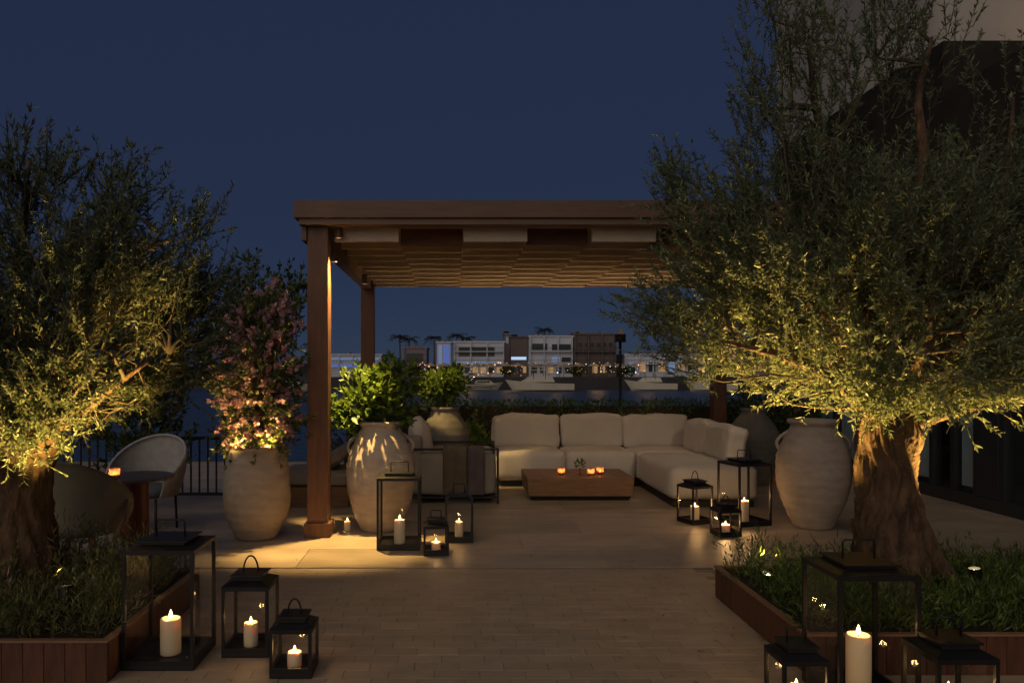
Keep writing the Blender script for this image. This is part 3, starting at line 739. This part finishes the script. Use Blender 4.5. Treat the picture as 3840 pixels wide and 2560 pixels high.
# ------------------------------------------------------------------ lounge furniture
def put(mb, name, m, par, loc, rot=(0, 0, 0)): return mb.build(name, m, par, smooth=True, loc=loc, rot=rot)
sf = thing('sofa', 'large white L-shaped lounge sofa under the pergola', 'sofa', (2.0, 9.8, 0))
def rel(x, y, z): return (x - 2.0, y - 9.8, z)
MB().box(.62-2, 3.30-2, .06, .92, .002, .075).build('plinth', M_metal, sf); MB().box(2.42-2, 3.30-2, -1.44, .058, .002, .0745).build('plinth', M_metal, sf)
for i, (x0, x1) in enumerate(((.55, 1.46), (1.465, 2.37))):
    put(cushion(x1 - x0, .97, .37, .07, .02, 12, i), 'seat_module', M_sofa, sf, rel((x0 + x1) / 2, 10.29, .078))
put(cushion(.97, .95, .37, .07, .02, 12, 5), 'corner_module', M_sofa, sf, rel(2.862, 10.29, .079))
put(cushion(.97, 1.50, .37, .08, .025, 14, 9), 'chaise_module', M_sofa, sf, rel(2.862, 9.055, .078))
for i, (x, w) in enumerate(((1.01, .92), (1.93, .86), (2.80, .92))):
    put(cushion(w, .22, .45, .055, .018, 18, 20 + i, .016), 'back_cushion', M_sofa, sf, rel(x, 10.60 + random.uniform(-.02, .02), .43), (R(-9 + i), R(random.uniform(-1.5, 1.5)), R(random.uniform(-2, 2))))
for i, (y, w) in enumerate(((9.90, .72), (9.06, .92))):
    put(cushion(.23, w, .42, .06, .02, 18, 30 + i, .016), 'back_cushion', M_sofa, sf, rel(3.20, y, .43), (0, R(9), R(random.uniform(-3, 3))))
tb = thing('coffee_table', 'low rectangular wooden coffee table in front of the sofa', 'table', (1.47, 9.15, 0))
MB().frustum(-.56, .56, -.36, .36, .004, -.585, .585, -.375, .375, .05).build('plinth', M_metal, tb)
MB().frustum(-.595, .595, -.38, .38, .052, -.615, .615, -.40, .40, .245).build('body', M_teak, tb, bevel=.006)
for i in range(6):
    w = 1.23 / 6; MB().box(-.615 + i * w + .0015, -.615 + (i + 1) * w - .0015, -.40, .40, .247, .268).build('top_plank', M_teak, tb, bevel=.002)

ch = thing('armchair', 'beige armchair with black frame seen from its side left of the sofa', 'armchair', (.0, 9.0, 0))
put(cushion(.90, .82, .26, .05, .015, 10, 3), 'seat_base', M_taupe, ch, (.02, 0, .10))
put(cushion(.80, .64, .16, .06, .03, 10, 4), 'seat_cushion', M_sofa, ch, (.06, 0, .355))
put(cushion(.92, .13, .47, .045, .01, 10, 6), 'arm', M_taupe, ch, (.02, -.36, .10)); put(cushion(.92, .13, .47, .045, .01, 10, 7), 'arm', M_taupe, ch, (.02, .36, .10))
put(cushion(.16, .86, .66, .05, .015, 10, 8), 'backrest', M_taupe, ch, (-.42, 0, .10))
put(cushion(.20, .62, .44, .09, .05, 10, 9), 'back_pillow', M_sofa, ch, (-.34, -.02, .48), (0, R(-10), 0))
fr = MB()
for x in (-.49, .505):
    for y in (-.44, .44): fr.box(x - .012, x + .012, y - .012, y + .012, .002, .60)
fr.build('frame_posts', M_metal, ch)
MB().box(-.50, .517, -.452, -.428, .602, .625).build('frame_rail', M_metal, ch); MB().box(-.50, .517, .428, .452, .602, .625).build('frame_rail', M_metal, ch)
MB().box(-.478, .493, -.43, .43, .06, .085).build('frame_base', M_metal, ch)
def throw(name, label, m, x, w, zl):
    mb = MB(); path = [(-.26, .42), (-.275, .50), (-.285, .58), (-.31, .632), (-.36, .645), (-.44, .643), (-.468, .62), (-.472, .5), (-.475, .35), (-.478, zl)]
    nx = 12
    for s, off in ((0, 0.0), (1, .008)):
        for i, (y, z) in enumerate(path):
            for j in range(nx + 1):
                u = j / nx; wv = .006 * math.sin(u * 14 + i * .3) + .004 * noise.noise((u * 6, i * .5, x))
                mb.v.append((x + w * (u - .5), y - wv * (1 if i > 5 else .3) - (off if i > 4 else -off * .3), z + (wv if i in (3, 4, 5) else 0) + off * (.6 if 2 < i < 7 else 0)))
    k = len(path); st = k * (nx + 1)
    for s in (0, 1):
        for i in range(k - 1):
            for j in range(nx):
                a = s * st + i * (nx + 1) + j; q = (a, a + 1, a + nx + 2, a + nx + 1); mb.f.append(q if s else q[::-1])
    for i in range(k - 1):
        for j in (0, nx):
            a = i * (nx + 1) + j; mb.f.append((a, a + nx + 1, st + a + nx + 1, st + a))
    for j in range(nx):
        for i in (0, k - 1):
            a = i * (nx + 1) + j; mb.f.append((a, a + 1, st + a + 1, st + a))
    return tag(mb.build(name, m, None, smooth=True, loc=(0, 9.0, 0)), label, 'blanket')
throw('throw_blanket', 'brown throw blanket draped over the armchair side, left of the two', M_throw1, .025, .27, .13)
throw('throw_blanket', 'plum grey throw blanket draped over the armchair side, right of the two', M_throw2, .26, .19, .11)

db = thing('daybed', 'low beige daybed with wooden base partly hidden by the front post', 'daybed', (-1.55, 8.75, 0))
MB().frustum(-.36, .40, -.38, .38, .003, -.40, .42, -.40, .40, .22).build('base', M_teak, db, bevel=.01)
put(cushion(.80, .78, .16, .05, .02, 10, 12), 'mattress', M_taupe, db, (0, 0, .222)); put(cushion(.55, .74, .14, .05, .02, 10, 13), 'back_cushion', M_taupe, db, (.12, 0, .37), (0, R(-32), 0))

# dining corner on the left
dt = thing('dining_table', 'small round table with grey top and dark red column leg', 'table', (-2.60, 6.25, 0))
MB().lathe([(0, .612), (.29, .612), (.30, .618), (.30, .634), (.29, .64), (0, .64)], 48).build('table_top', M_ttop, dt)
MB().lathe([(0, .002), (.11, .002), (.105, .03), (.10, .60), (.16, .611), (0, .611)], 40).build('column', M_red, dt, smooth=False)
def barrel(label, loc, rz, shell_m, seat_m, wood):
    t = thing('barrel_chair', label, 'chair', loc, rz)          # opens towards local -y
    mb = MB(); na, nz_ = 36, 10; a0 = R(128)
    for s in (0, 1):
        for i in range(na + 1):
            a = -a0 + 2 * a0 * i / na; c = math.cos(a * .70)
            top = .50 + .37 * max(0, c) ** 1.2; bot = .34
            for j in range(nz_ + 1):
                f = j / nz_; z = bot + (top - bot) * f
                r = .27 + .075 * math.sin(f * PI * .55) + (.018 if s else 0)
                mb.v.append((r * 1.0 * math.sin(a), r * .97 * math.cos(a), z))
    st = (na + 1) * (nz_ + 1)
    for s in (0, 1):
        for i in range(na):
            for j in range(nz_):
                a = s * st + i * (nz_ + 1) + j; q = (a, a + 1, a + nz_ + 2, a + nz_ + 1); mb.f.append(q if s == 0 else q[::-1])
    for i in range(na):
        for j in (0, nz_):
            a = i * (nz_ + 1) + j; mb.f.append((a, a + nz_ + 1, st + a + nz_ + 1, st + a))
    for i in (0, na):
        for j in range(nz_):
            a = i * (nz_ + 1) + j; mb.f.append((a, a + 1, st + a + 1, st + a))
    mb.build('shell', shell_m, t, smooth=True)
    rim = []
    for i in range(na + 1):
        a = -a0 + 2 * a0 * i / na; c = math.cos(a * .70); top = .50 + .37 * max(0, c) ** 1.2; r = .354 - .009
        rim.append((r * math.sin(a), r * .97 * math.cos(a), top))
    MB().tube(rim, .013, 8).build('rim', shell_m, t, smooth=True)
    MB().lathe([(0, .335), (.24, .335), (.262, .35), (.268, .39), (.25, .42), (0, .43)], 36).build('seat', seat_m, t, smooth=True)
    for sx in (-1, 1):
        for sy in (-1, 1):
            tr = Vector((.19 * sx, .18 * sy, .335)); bt = Vector(((.27 if wood else .20) * sx, (.27 if wood else .19) * sy, .002))
            MB().tube([bt, tr], [.016, .026] if wood else [.011, .013], 8).build('leg', M_teakleg if wood else M_metal, t, smooth=True)
    if wood:
        for sx in (-1, 1):
            MB().tube([(.36 * sx, .02, .58), (.37 * sx, .08, .44), (.31 * sx, .2, .2), (.28 * sx, .27, .0)], [.012, .02, .018, .012], 8).build('side_brace', M_teakleg, t, smooth=True)
    return t
barrel('light grey woven barrel chair facing the camera behind the round table', (-2.86, 7.12, 0), R(-8), M_rope, M_blue, False)
barrel('olive barrel chair with wooden legs seen from behind in front of the round table', (-2.70, 5.52, 0), R(176), M_olivefab, M_blue, True)

# ------------------------------------------------------------------ lanterns and candles
def lantern(label, x, y, w, h, rz, rectangular_handle=True):
    t = thing('lantern', label, 'lantern', (x, y, 0), rz)
    k = w / 2; p = .008 if w < .3 else .009
    MB().box(-k, k, -k, k, .003, .022).build('base', M_metal, t, bevel=.002)
    for a, b, c, d in ((-k, k, -k, -k + .016), (-k, k, k - .016, k), (-k, -k + .016, -k + .0165, k - .0165), (k - .016, k, -k + .0165, k - .0165)):
        MB().box(a, b, c, d, .0225, .05).build('base_lip', M_metal, t)
    for sx in (-1, 1):
        for sy in (-1, 1): MB().box(sx*(k-p)-p, sx*(k-p)+p, sy*(k-p)-p, sy*(k-p)+p, .0505, h - .0225).build('corner_post', M_metal, t, bevel=.0015)
    tf = MB().box(-k, k, -k, -k + .02, h - .022, h).box(-k, k, k - .02, k, h - .022, h).box(-k, -k + .02, -k + .0201, k - .0201, h - .022, h).box(k - .02, k, -k + .0201, k - .0201, h - .022, h)
    tf.build('top_frame', M_metal, t)
    q = k * .66; u = .55 if w > .3 else .8
    MB().frustum(-k + .004, k - .004, -k + .004, k - .004, h + .0005, -q, q, -q, q, h + .024 * u).build('roof', M_metal, t, bevel=.002)
    MB().box(-q * .93, q * .93, -q * .93, q * .93, h + .0245 * u, h + .05 * u).build('chimney', M_metal, t, bevel=.002)
    MB().box(-q * 1.06, q * 1.06, -q * 1.06, q * 1.06, h + .0505 * u, h + .062 * u).build('cap', M_metal, t, bevel=.002)
    h0, h = h, h - .075 + .062 * u
    hw, hh = q * .62, min(.085, k * .62)
    pts = []
    if rectangular_handle:
        pts = [(-hw, 0, h + .07), (-hw, 0, h + .075 + hh * .85), (-hw * .9, 0, h + .075 + hh), (hw * .9, 0, h + .075 + hh), (hw, 0, h + .075 + hh * .85), (hw, 0, h + .07)]
    else:
        for i in range(13):
            a = PI * i / 12; pts.append((-hw * .8 * math.cos(a), 0, h + .07 + hh * 1.2 * math.sin(a)))
    MB().tube(pts, .0045, 8).build('handle', M_metal, t, smooth=True)
    g = k - p; h = h0
    for sx in (-1, 1):
        MB().box(sx*g - .0015, sx*g + .0015, -g + p, g - p, .0505, h - .0225).build('glass_pane', M_glass, t)
        MB().box(-g + p, g - p, sx*g - .0015, sx*g + .0015, .0505, h - .0225).build('glass_pane', M_glass, t)
    return t
def candle(label, x, y, d, h, power, z=.0225, lit=True):
    t = thing('candle', label, 'candle', (x, y, z))
    r = d / 2
    MB().lathe([(0, .001), (r * .97, .001), (r, .006), (r, h - .006), (r * .95, h), (r * .82, h + .001), (r * .70, h - .006), (r * .3, h - .010), (0, h - .010)], 36, wob=.02).build('wax', M_wax, t, smooth=True)
    MB().tube([(0, 0, h - .012), (.001, 0, h + .006)], .0015, 6).build('wick', M_wick, t)
    fh = .046 if d > .09 else .034
    pr = [(0, h + .000)]
    for i in range(1, 12):
        u = i / 11; pr.append((fh * .20 * math.sin(PI * u ** .62) + .0, h + fh * u))
    MB().lathe(pr, 14).build('flame', M_flame, t, smooth=True)
    lt = light('POINT', 'candle_light', (x, y, z + h + fh * .55), power, CANDLE, .012)
    return t
BIG, MED, SML = (.36, .60), (.245, .37), (.205, .24)
def set_l(kind, where, x, yf, dims, rz, cd, chh, pw, rect=True):
    w, h = dims; y = yf + w / 2 + .004
    lantern(f'{kind} black glass lantern {where}', x, y, w, h, rz, rect)
    candle(f'cream candle in the {kind} lantern {where}', x, y, cd, chh, pw)
set_l('tall', 'beside the left planter', -1.474, 3.80, BIG, 0.0, .105, .185, 1.3)
set_l('medium', 'standing between two others at front left', -1.085, 3.97, MED, 0, .075, .125, .9, False)
set_l('small', 'nearest the camera at front left', -.79, 3.70, SML, 0, .072, .075, .9, False)
set_l('tall', 'in front of the clay jar', -.455, 6.34, BIG, 0, .095, .20, 1.4)
set_l('small', 'at centre left in front of the tall one', -.138, 6.15, SML, .05, .075, .07, .9)
set_l('medium', 'behind the small one near the armchair', .055, 6.62, MED, .0, .075, .14, 1.2)
set_l('medium', 'at the corner of the chaise', 2.39, 7.40, MED, .38, .085, .14, 4.5, False)
set_l('small', 'in front of the chaise corner lanterns', 2.485, 6.84, SML, .12, .085, .075, 4.2, False)
set_l('tall', 'left of the handled jar near the chaise', 2.86, 7.30, BIG, .25, .09, .20, 4.5)
set_l('tall', 'nearest the camera in front of the right planter', 1.87, 3.33, BIG, 0, .108, .262, 1.3)
set_l('medium', 'at the bottom right corner of the view', 2.02, 2.98, MED, 0, .075, .18, .9)
set_l('small', 'left of the tall one at the right planter corner', 1.535, 3.30, SML, 0, .075, .07, .9)
candle('small candle burning on the floor behind the pergola post', -.985, 7.12, .06, .09, .25, .003)

def votive(label, x, y, z, power=.5):
    t = thing('votive', label, 'candle', (x, y, z))
    MB().lathe([(0, .002), (.036, .002), (.040, .008), (.043, .085), (.040, .085), (.037, .012), (0, .012)], 28).build('glass', M_votive, t, smooth=True)
    MB().lathe([(0, .013), (.034, .013), (.034, .034), (0, .035)], 24).build('wax', M_wax, t)
    pr = [(0, .035)] + [(.0065 * math.sin(PI * (i / 8) ** .62), .035 + .03 * i / 8) for i in range(1, 9)]
    MB().lathe(pr, 12).build('flame', M_flame, t, smooth=True)
    light('POINT', 'votive_light', (x, y, z + .055), power, (1, .42, .16), .012)
votive('glowing glass votive alone at the left of the coffee table', 1.28, 9.0, .269)
votive('glowing glass votive in the middle of the coffee table', 1.62, 8.93, .269)
votive('glowing glass votive at the right of the coffee table', 1.75, 9.05, .269)
votive('glowing glass votive on the small round dining table', -2.69, 6.06, .641, .6)
sp = thing('posy', 'little green sprig in a glass between the votives on the coffee table', 'plant', (1.51, 9.06, .269))
MB().lathe([(0, .001), (.022, .001), (.024, .06), (.021, .06), (.02, .006), (0, .006)], 20).build('vase', M_votive, sp, smooth=True)
pos, d, k = in_lobes([(0, 0, .12, .05, .05, .05, 1)], 60)
leaf_mesh('leaves', M_bush, pos, d + np.array([0, 0, .6]), .045, .02, rng.random(60) * .6, sp)

# a few olive leaves dropped on the paving round the planters
nf = 70
fx = np.where(rng.random(nf) < .5, 1.74 - np.abs(rng.normal(0, .45, nf)), -1.66 + np.abs(rng.normal(0, .45, nf)))
pos = np.stack([fx, rng.uniform(3.4, 6.2, nf), np.full(nf, .004)], 1)
dr = np.stack([rng.normal(size=nf), rng.normal(size=nf), np.zeros(nf) + .05], 1)
tag(leaf_mesh('fallen_leaves', M_grassL, pos, dr, .03 + .025 * rng.random(nf), .009 + .004 * rng.random(nf), rng.random(nf), side=np.tile([0, 0, 1.0], (nf, 1)) + rng.normal(size=(nf, 3)) * .15), 'scattered dry olive leaves on the paving beside the planters', 'leaves')

# garden lamp post beyond the hedge
lp = thing('lamp_post', 'thin black lamp post with box head behind the hedge', 'lamp post', (2.69, 12.25, 0))
MB().tube([(0, 0, .002), (0, 0, 1.95)], .022, 12).build('pole', M_metal, lp, smooth=True)
MB().box(-.075, .075, -.075, .075, 1.95, 2.08).build('lamp_head', M_metal, lp, bevel=.006)
MB().frustum(-.05, .05, -.05, .05, 2.081, -.02, .02, -.02, .02, 2.16).build('finial', M_white, lp)

# ------------------------------------------------------------------ far waterfront
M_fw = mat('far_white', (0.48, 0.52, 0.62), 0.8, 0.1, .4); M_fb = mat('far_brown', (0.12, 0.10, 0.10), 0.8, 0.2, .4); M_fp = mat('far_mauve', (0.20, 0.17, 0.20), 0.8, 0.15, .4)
M_fg = mat('far_glazing', (0.02, 0.03, 0.035), 0.3, 0.3, .6); M_fl = emit('far_window_warm', (1.0, .58, .25), .32); M_fc = emit('far_window_cool', (.45, .62, 1.0), .28)
M_fblue = emit('far_blue_led', (.22, .35, 1.0), .35); M_fbb = emit('far_blue_spot', (.5, .68, 1.0), .9)
def fb(name, label, x0, x1, z1, m, y=130, dep=12, wins=(), z0=.36):
    z1 = .36 + (z1 - .36) * .97; wins = [(a, b_, .36 + (c_ - .36) * .97, .36 + (d_ - .36) * .97, w_) for a, b_, c_, d_, w_ in wins]
    t = thing(name, label, 'building', ((x0 + x1) / 2, y, z0)); cx = (x0 + x1) / 2
    MB().box(x0 - cx, x1 - cx, 0, dep, .002, z1 - z0).build('wall', m, t)
    MB().box(x0 - cx - .15, x1 - cx + .15, -.18, dep, z1 - z0 + .002, z1 - z0 + .25).build('roof', m, t)
    for q in range(random.randint(2, 4)):
        px = random.uniform(x0 - cx + .6, x1 - cx - .6) if x1 - x0 > 2 else 0; pw = random.uniform(.2, .7); ph = random.uniform(.2, .5)
        MB().box(px - pw, px + pw, 2, 4, z1 - z0 + .252, z1 - z0 + .25 + ph).build('roof_plant', M_fp, t)
    if x1 - x0 > 3.5:
        for zz in ((2.5, 4.6) if z1 > 6 else (2.5,)):
            sl = MB().box(x0 - cx + .1, x1 - cx - .1, -.75, -.002, zz - z0, zz - z0 + .16).build('balcony', m, t)
            rm_ = MB().box(x0 - cx + .1, x1 - cx - .1, -.75, -.71, zz - z0 + .75, zz - z0 + .80)
            nb = int((x1 - x0) / .5)
            for q in range(nb + 1):
                bxq = x0 - cx + .12 + (x1 - x0 - .28) * q / nb; rm_.box(bxq, bxq + .03, -.745, -.715, zz - z0 + .161, zz - z0 + .749)
            rm_.build('balcony_rail', M_metal, sl)
        for q in range(int((x1 - x0) / 2.2) + 1):
            fx = x0 - cx + .05 + (x1 - x0 - .35) * q / max(1, int((x1 - x0) / 2.2)); MB().box(fx, fx + .22, -.4, -.003, .003, z1 - z0 - .01).build('fin', m, t)
    for (a, b_, c_, d_, wm_) in wins:
        f = MB().box(a - cx, b_ - cx, -.06, -.004, c_ - z0, d_ - z0).build('window', m, t)
        MB().box(a - cx + .08, b_ - cx - .08, -.085, -.062, c_ - z0 + .08, d_ - z0 - .08).build('pane', wm_, f)
    return t
def grid(x0, x1, z0, z1, nx, nz, mats):
    r = []
    for i in range(nx):
        for j in range(nz):
            a = x0 + (x1 - x0) * (i + .12) / nx; b_ = x0 + (x1 - x0) * (i + .88) / nx
            r.append((a, b_, z0 + (z1 - z0) * (j + .15) / nz, z0 + (z1 - z0) * (j + .85) / nz, random.choice(mats)))
    return r
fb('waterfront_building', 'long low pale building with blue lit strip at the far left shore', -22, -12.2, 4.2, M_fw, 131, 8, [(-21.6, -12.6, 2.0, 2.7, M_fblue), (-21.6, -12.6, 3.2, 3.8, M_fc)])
fb('waterfront_building', 'small mauve block left of the blue lit tower', -8.5, -4.4, 5.4, M_fp, 130, 10, [(-8.0, -5.0, 2.6, 4.6, M_fg)] + grid(-8.2, -4.6, .8, 2.2, 3, 1, [M_fl, M_fg]))
fb('waterfront_building', 'narrow tower lit pale blue on the far shore', -2.7, -.35, 6.3, M_fw, 129, 8, [(-2.5, -1.75, 2.6, 6.0, M_fc), (-1.6, -.5, 2.6, 6.0, M_fblue)])
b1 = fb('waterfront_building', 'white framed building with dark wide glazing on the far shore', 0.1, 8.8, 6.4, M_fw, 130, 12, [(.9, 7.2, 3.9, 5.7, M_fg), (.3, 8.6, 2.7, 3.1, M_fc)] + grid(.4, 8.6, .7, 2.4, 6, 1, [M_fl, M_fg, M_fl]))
fb('waterfront_building', 'slim dark tower between the white buildings', 9.0, 9.85, 7.9, M_fp, 132, 5, [(9.15, 9.7, 6.2, 7.5, M_fw)])
fb('waterfront_building', 'brown block with bright blue lit canopy on the far shore', 9.9, 12.9, 7.3, M_fb, 131, 10, [(9.95, 12.7, 3.3, 4.0, M_fbb)] + grid(10, 12.8, .7, 2.6, 3, 1, [M_fl, M_fg]))
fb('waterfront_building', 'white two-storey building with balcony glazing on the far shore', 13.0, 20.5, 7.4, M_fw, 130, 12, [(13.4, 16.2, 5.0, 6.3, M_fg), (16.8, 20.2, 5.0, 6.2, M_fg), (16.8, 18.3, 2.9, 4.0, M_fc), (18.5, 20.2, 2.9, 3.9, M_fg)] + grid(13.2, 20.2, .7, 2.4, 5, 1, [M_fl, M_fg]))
fb('waterfront_building', 'large plain brown building at the right of the far shore', 20.6, 27.9, 7.8, M_fb, 130, 14, grid(21, 27.5, .7, 2.6, 5, 1, [M_fl, M_fl, M_fg]) + grid(21.2, 27.4, 4.2, 6.6, 6, 2, [M_fg]))
fb('waterfront_building', 'low pale pavilion with lit windows behind the olive branches', 29.5, 44, 4.2, M_fw, 131, 10, grid(30, 43.5, .8, 3.4, 8, 1, [M_fl, M_fc, M_fg]))
fb('waterfront_building', 'distant pale block at the far right shore', 46, 60, 6.0, M_fp, 133, 10, grid(46.5, 59.5, 1, 5.4, 7, 2, [M_fl, M_fg, M_fg]))
M_palm = leafmat('palm_leaf', (0.012, 0.018, 0.010), (0.035, 0.045, 0.02), .2)
for i, (x, h, wh) in enumerate(((-10.2, 7.4, 'leftmost of the far palms'), (-8.4, 7.0, 'tall far palm beside the mauve block'), (-3.6, 7.2, 'far palm just left of the blue tower'), (.8, 7.6, 'far palm behind the white framed building'), (2.6, 7.1, 'far palm rising over the white roof'), (17.5, 8.6, 'far palm behind the two-storey building'))):
    t = thing('palm_tree', f'dark silhouette of a {wh}' if 'palm' in wh and not wh.startswith('left') else 'dark silhouette, leftmost of the far palms', 'tree', (x, 146, .36))
    hh = h + (h - 1.5) * .13
    MB().tube([(0, 0, 0), (.1, 0, hh * .5), (0, 0, hh - .5)], [.22, .16, .12], 8).build('trunk', M_bark, t)
    nF = 18; pp, dd = [], []
    for q in range(nF):
        az = 2 * PI * q / nF + random.random() * .3; el = random.uniform(-.3, .9)
        for s in range(12):
            f = s / 11; r_ = 1.6 * f; z_ = hh - .5 + r_ * math.sin(el) - .9 * f * f
            pp.append((r_ * math.cos(az), r_ * math.sin(az), z_)); dd.append((math.cos(az) + random.uniform(-.8, .8), math.sin(az) + random.uniform(-.8, .8), -.4))
    leaf_mesh('crown', M_palm, np.array(pp), np.array(dd), .75, .12, rng.random(len(pp)), t)

for x, wd, dsc in ((-11.5, 1.5, 'at the left end of the far promenade'), (-6.0, 1.0, 'in front of the mauve block'), (-1.4, .8, 'in front of the blue lit tower'), (8.9, 1.1, 'between the two white buildings'), (20.6, 1.2, 'in front of the large brown building'), (28.8, 1.6, 'at the right end of the brown building')):
    shrub('promenade_shrub', 'dark round shrub ' + dsc, (x, 126, .36), [(0, 0, 1.0, wd, .8, .9, 1)], 60, .35, .22)

# parasols and lamps along the promenade
M_par = mat('parasol_cloth', (0.35, 0.28, 0.20), 0.9, .1, 2)
for i in range(15):
    x = -3.5 + i * 2.35 + random.uniform(-.3, .3)
    t = thing('parasol', 'small dark parasol among the lights of the far promenade', 'parasol', (x, 122 + random.uniform(-.8, .8), .36), 0, 'parasols on the far promenade')
    MB().tube([(0, 0, 0), (0, 0, 2.3)], .04, 6).build('pole', M_metal, t)
    cn = MB(); cn.v = [(0, 0, 2.35)] + [(1.05 * math.cos(2*PI*q/8), 1.05 * math.sin(2*PI*q/8), 1.85) for q in range(8)] + [(0, 0, 2.25)] + [(1.04 * math.cos(2*PI*q/8), 1.04 * math.sin(2*PI*q/8), 1.80) for q in range(8)]
    for q in range(8): cn.f += [(0, 1 + q, 1 + (q + 1) % 8), (9, 10 + (q + 1) % 8, 10 + q), (1 + q, 10 + q, 10 + (q + 1) % 8, 1 + (q + 1) % 8)]
    cn.build('canopy', M_par, t)
M_lampw = emit('promenade_lamp', (1.0, .52, .2), 1.3)
lm = bpy.data.meshes.new('promenade_lamp'); bm = bmesh.new(); bmesh.ops.create_icosphere(bm, subdivisions=1, radius=.11); bm.to_mesh(lm); bm.free(); lm.materials.append(M_lampw)
lm2 = lm.copy(); lm2.materials[0] = emit('promenade_lamp_cool', (.75, .85, 1.0), 1.4)
for i in range(110):
    cool = i % 5 == 0; o = bpy.data.objects.new('promenade_lamp', lm2 if cool else lm); C.objects.link(o)
    x = random.gauss(random.choice((-4, 3, 7, 10, 19, 22, 24, 26.5, 30)), 1.4); rowz = random.choice((.9, 1.2, 1.5, 1.9, 2.3, 2.5, 2.55))
    o.location = (x, 119.6 + 5 * random.random(), rowz + random.uniform(-.25, .25)); s = random.choice((.35, .45, .5, .6, .8, 1.25)); o.scale = (s, s, s)
    tag(o, 'tiny bluish white lamp on the far promenade' if cool else 'tiny warm orange lamp glowing on the far promenade', 'lamp', 'cool lamps on the far promenade' if cool else 'warm lamps on the far promenade')

for i, x in enumerate((-4, 2.5, 9, 16, 23, 31)): light('POINT', 'promenade_fill', (x, 121.2, 2.1), 60, (1, .55, .22), 1.2)  # added fill points that warm the quay, boats and parasols
M_hull = mat('boat_hull', (0.55, 0.50, 0.40), 0.4, 0.08, 1); M_hulld = mat('boat_dark', (0.05, 0.06, 0.08), 0.4, 0.2, 1)
def boat(label, x, y, Ln, hh, rz, cabin=True):
    t = thing('motor_boat', label, 'boat', (x, y, -1.5), rz)
    mb = MB(); n_ = 14; sec = 6
    for i in range(n_ + 1):
        u = i / n_; xx = -Ln / 2 + Ln * u; bw_ = Ln * .14 * (1 - max(0, (u - .45) / .55) ** 2.2); sh = hh * (.82 + .42 * u * u)
        for j in range(sec + 1):
            q = j / sec; a = -1 + 2 * q
            yy = bw_ * a; zz = sh if j in (0, sec) else (-.3 + (.35 * abs(a)) * hh)
            if j in (1, sec - 1): yy = bw_ * .93 * (1 if a > 0 else -1); zz = hh * .18
            mb.v.append((xx + (zz - sh) * 1.5 * max(0, u - .55), yy, zz))
    for i in range(n_):
        for j in range(sec):
            a = i * (sec + 1) + j; mb.f.append((a, a + sec + 1, a + sec + 2, a + 1))
        a = i * (sec + 1); mb.f.append((a, a + sec, a + 2 * sec + 1, a + sec + 1))
    mb.f.append(tuple(range(sec + 1)))
    mb.build('hull', M_hull, t)
    MB().box(-Ln * .46, Ln * .30, -Ln * .142, -Ln * .139, hh * .62, hh * .72).build('hull_stripe', M_hulld, t)
    if cabin:
        cb = MB().frustum(-Ln * .22, Ln * .26, -Ln * .10, Ln * .10, hh * 1.0, -Ln * .18, Ln * .14, -Ln * .085, Ln * .085, hh * 1.0 + Ln * .085).build('cabin', M_hull, t)
        for q in range(4): MB().box(-Ln * .18 + q * Ln * .082, -Ln * .112 + q * Ln * .082, -Ln * .104, -Ln * .097, hh + Ln * .03, hh + Ln * .065).build('window', M_fg, t)
        MB().box(-Ln * .30, Ln * .12, -Ln * .10, Ln * .10, hh + Ln * .17, hh + Ln * .18).build('canopy', M_hull, t)
        MB().tube([(-Ln * .05, 0, hh + Ln * .181), (-Ln * .07, 0, hh + Ln * .30)], [.05, .02], 6).build('mast', M_hull, t)
        rl_ = MB()
        for q in range(9):
            u = .55 + .42 * q / 8; rl_.box(-Ln / 2 + Ln * u - .02, -Ln / 2 + Ln * u + .02, -.02, .02, hh * (.82 + .42 * u * u), hh * (.82 + .42 * u * u) + .5)
        rl_.tube([(-Ln / 2 + Ln * (.55 + .42 * q / 8), 0, hh * (.82 + .42 * (.55 + .42 * q / 8) ** 2) + .5) for q in range(9)], .025, 5)
        rl_.build('bow_rail', M_hulld, t)
        MB().box(-Ln * .45, Ln * .2, -Ln * .1415, -Ln * .1395, hh * .36, hh * .5).build('hull_windows', M_fg, t)
        for sx in (-.28, -.08, .10):
            for sy in (-.09, .09): MB().box(Ln * sx - .03, Ln * sx + .03, Ln * sy - .03, Ln * sy + .03, hh * .95, hh + Ln * .17).build('canopy_post', M_hulld, t)
    return t
boat('largest cream motor yacht moored at the far quay', 12.2, 108, 9.6, 1.35, PI + .06)
boat('small white boat left of the large yacht', 4.6, 114, 6.0, 1.0, .15)
boat('low small boat moored left beyond the green bush', -1.5, 114, 5.0, .8, PI)
boat('white cruiser moored right of the lamp post', 29.0, 112, 7.5, 1.3, PI - .1)
boat('second cruiser moored behind the olive branches', 37.0, 110, 7.5, 1.3, PI)
boat('small boat seen between the bougainvillea and the post', -23.5, 112, 5.5, .9, 0)
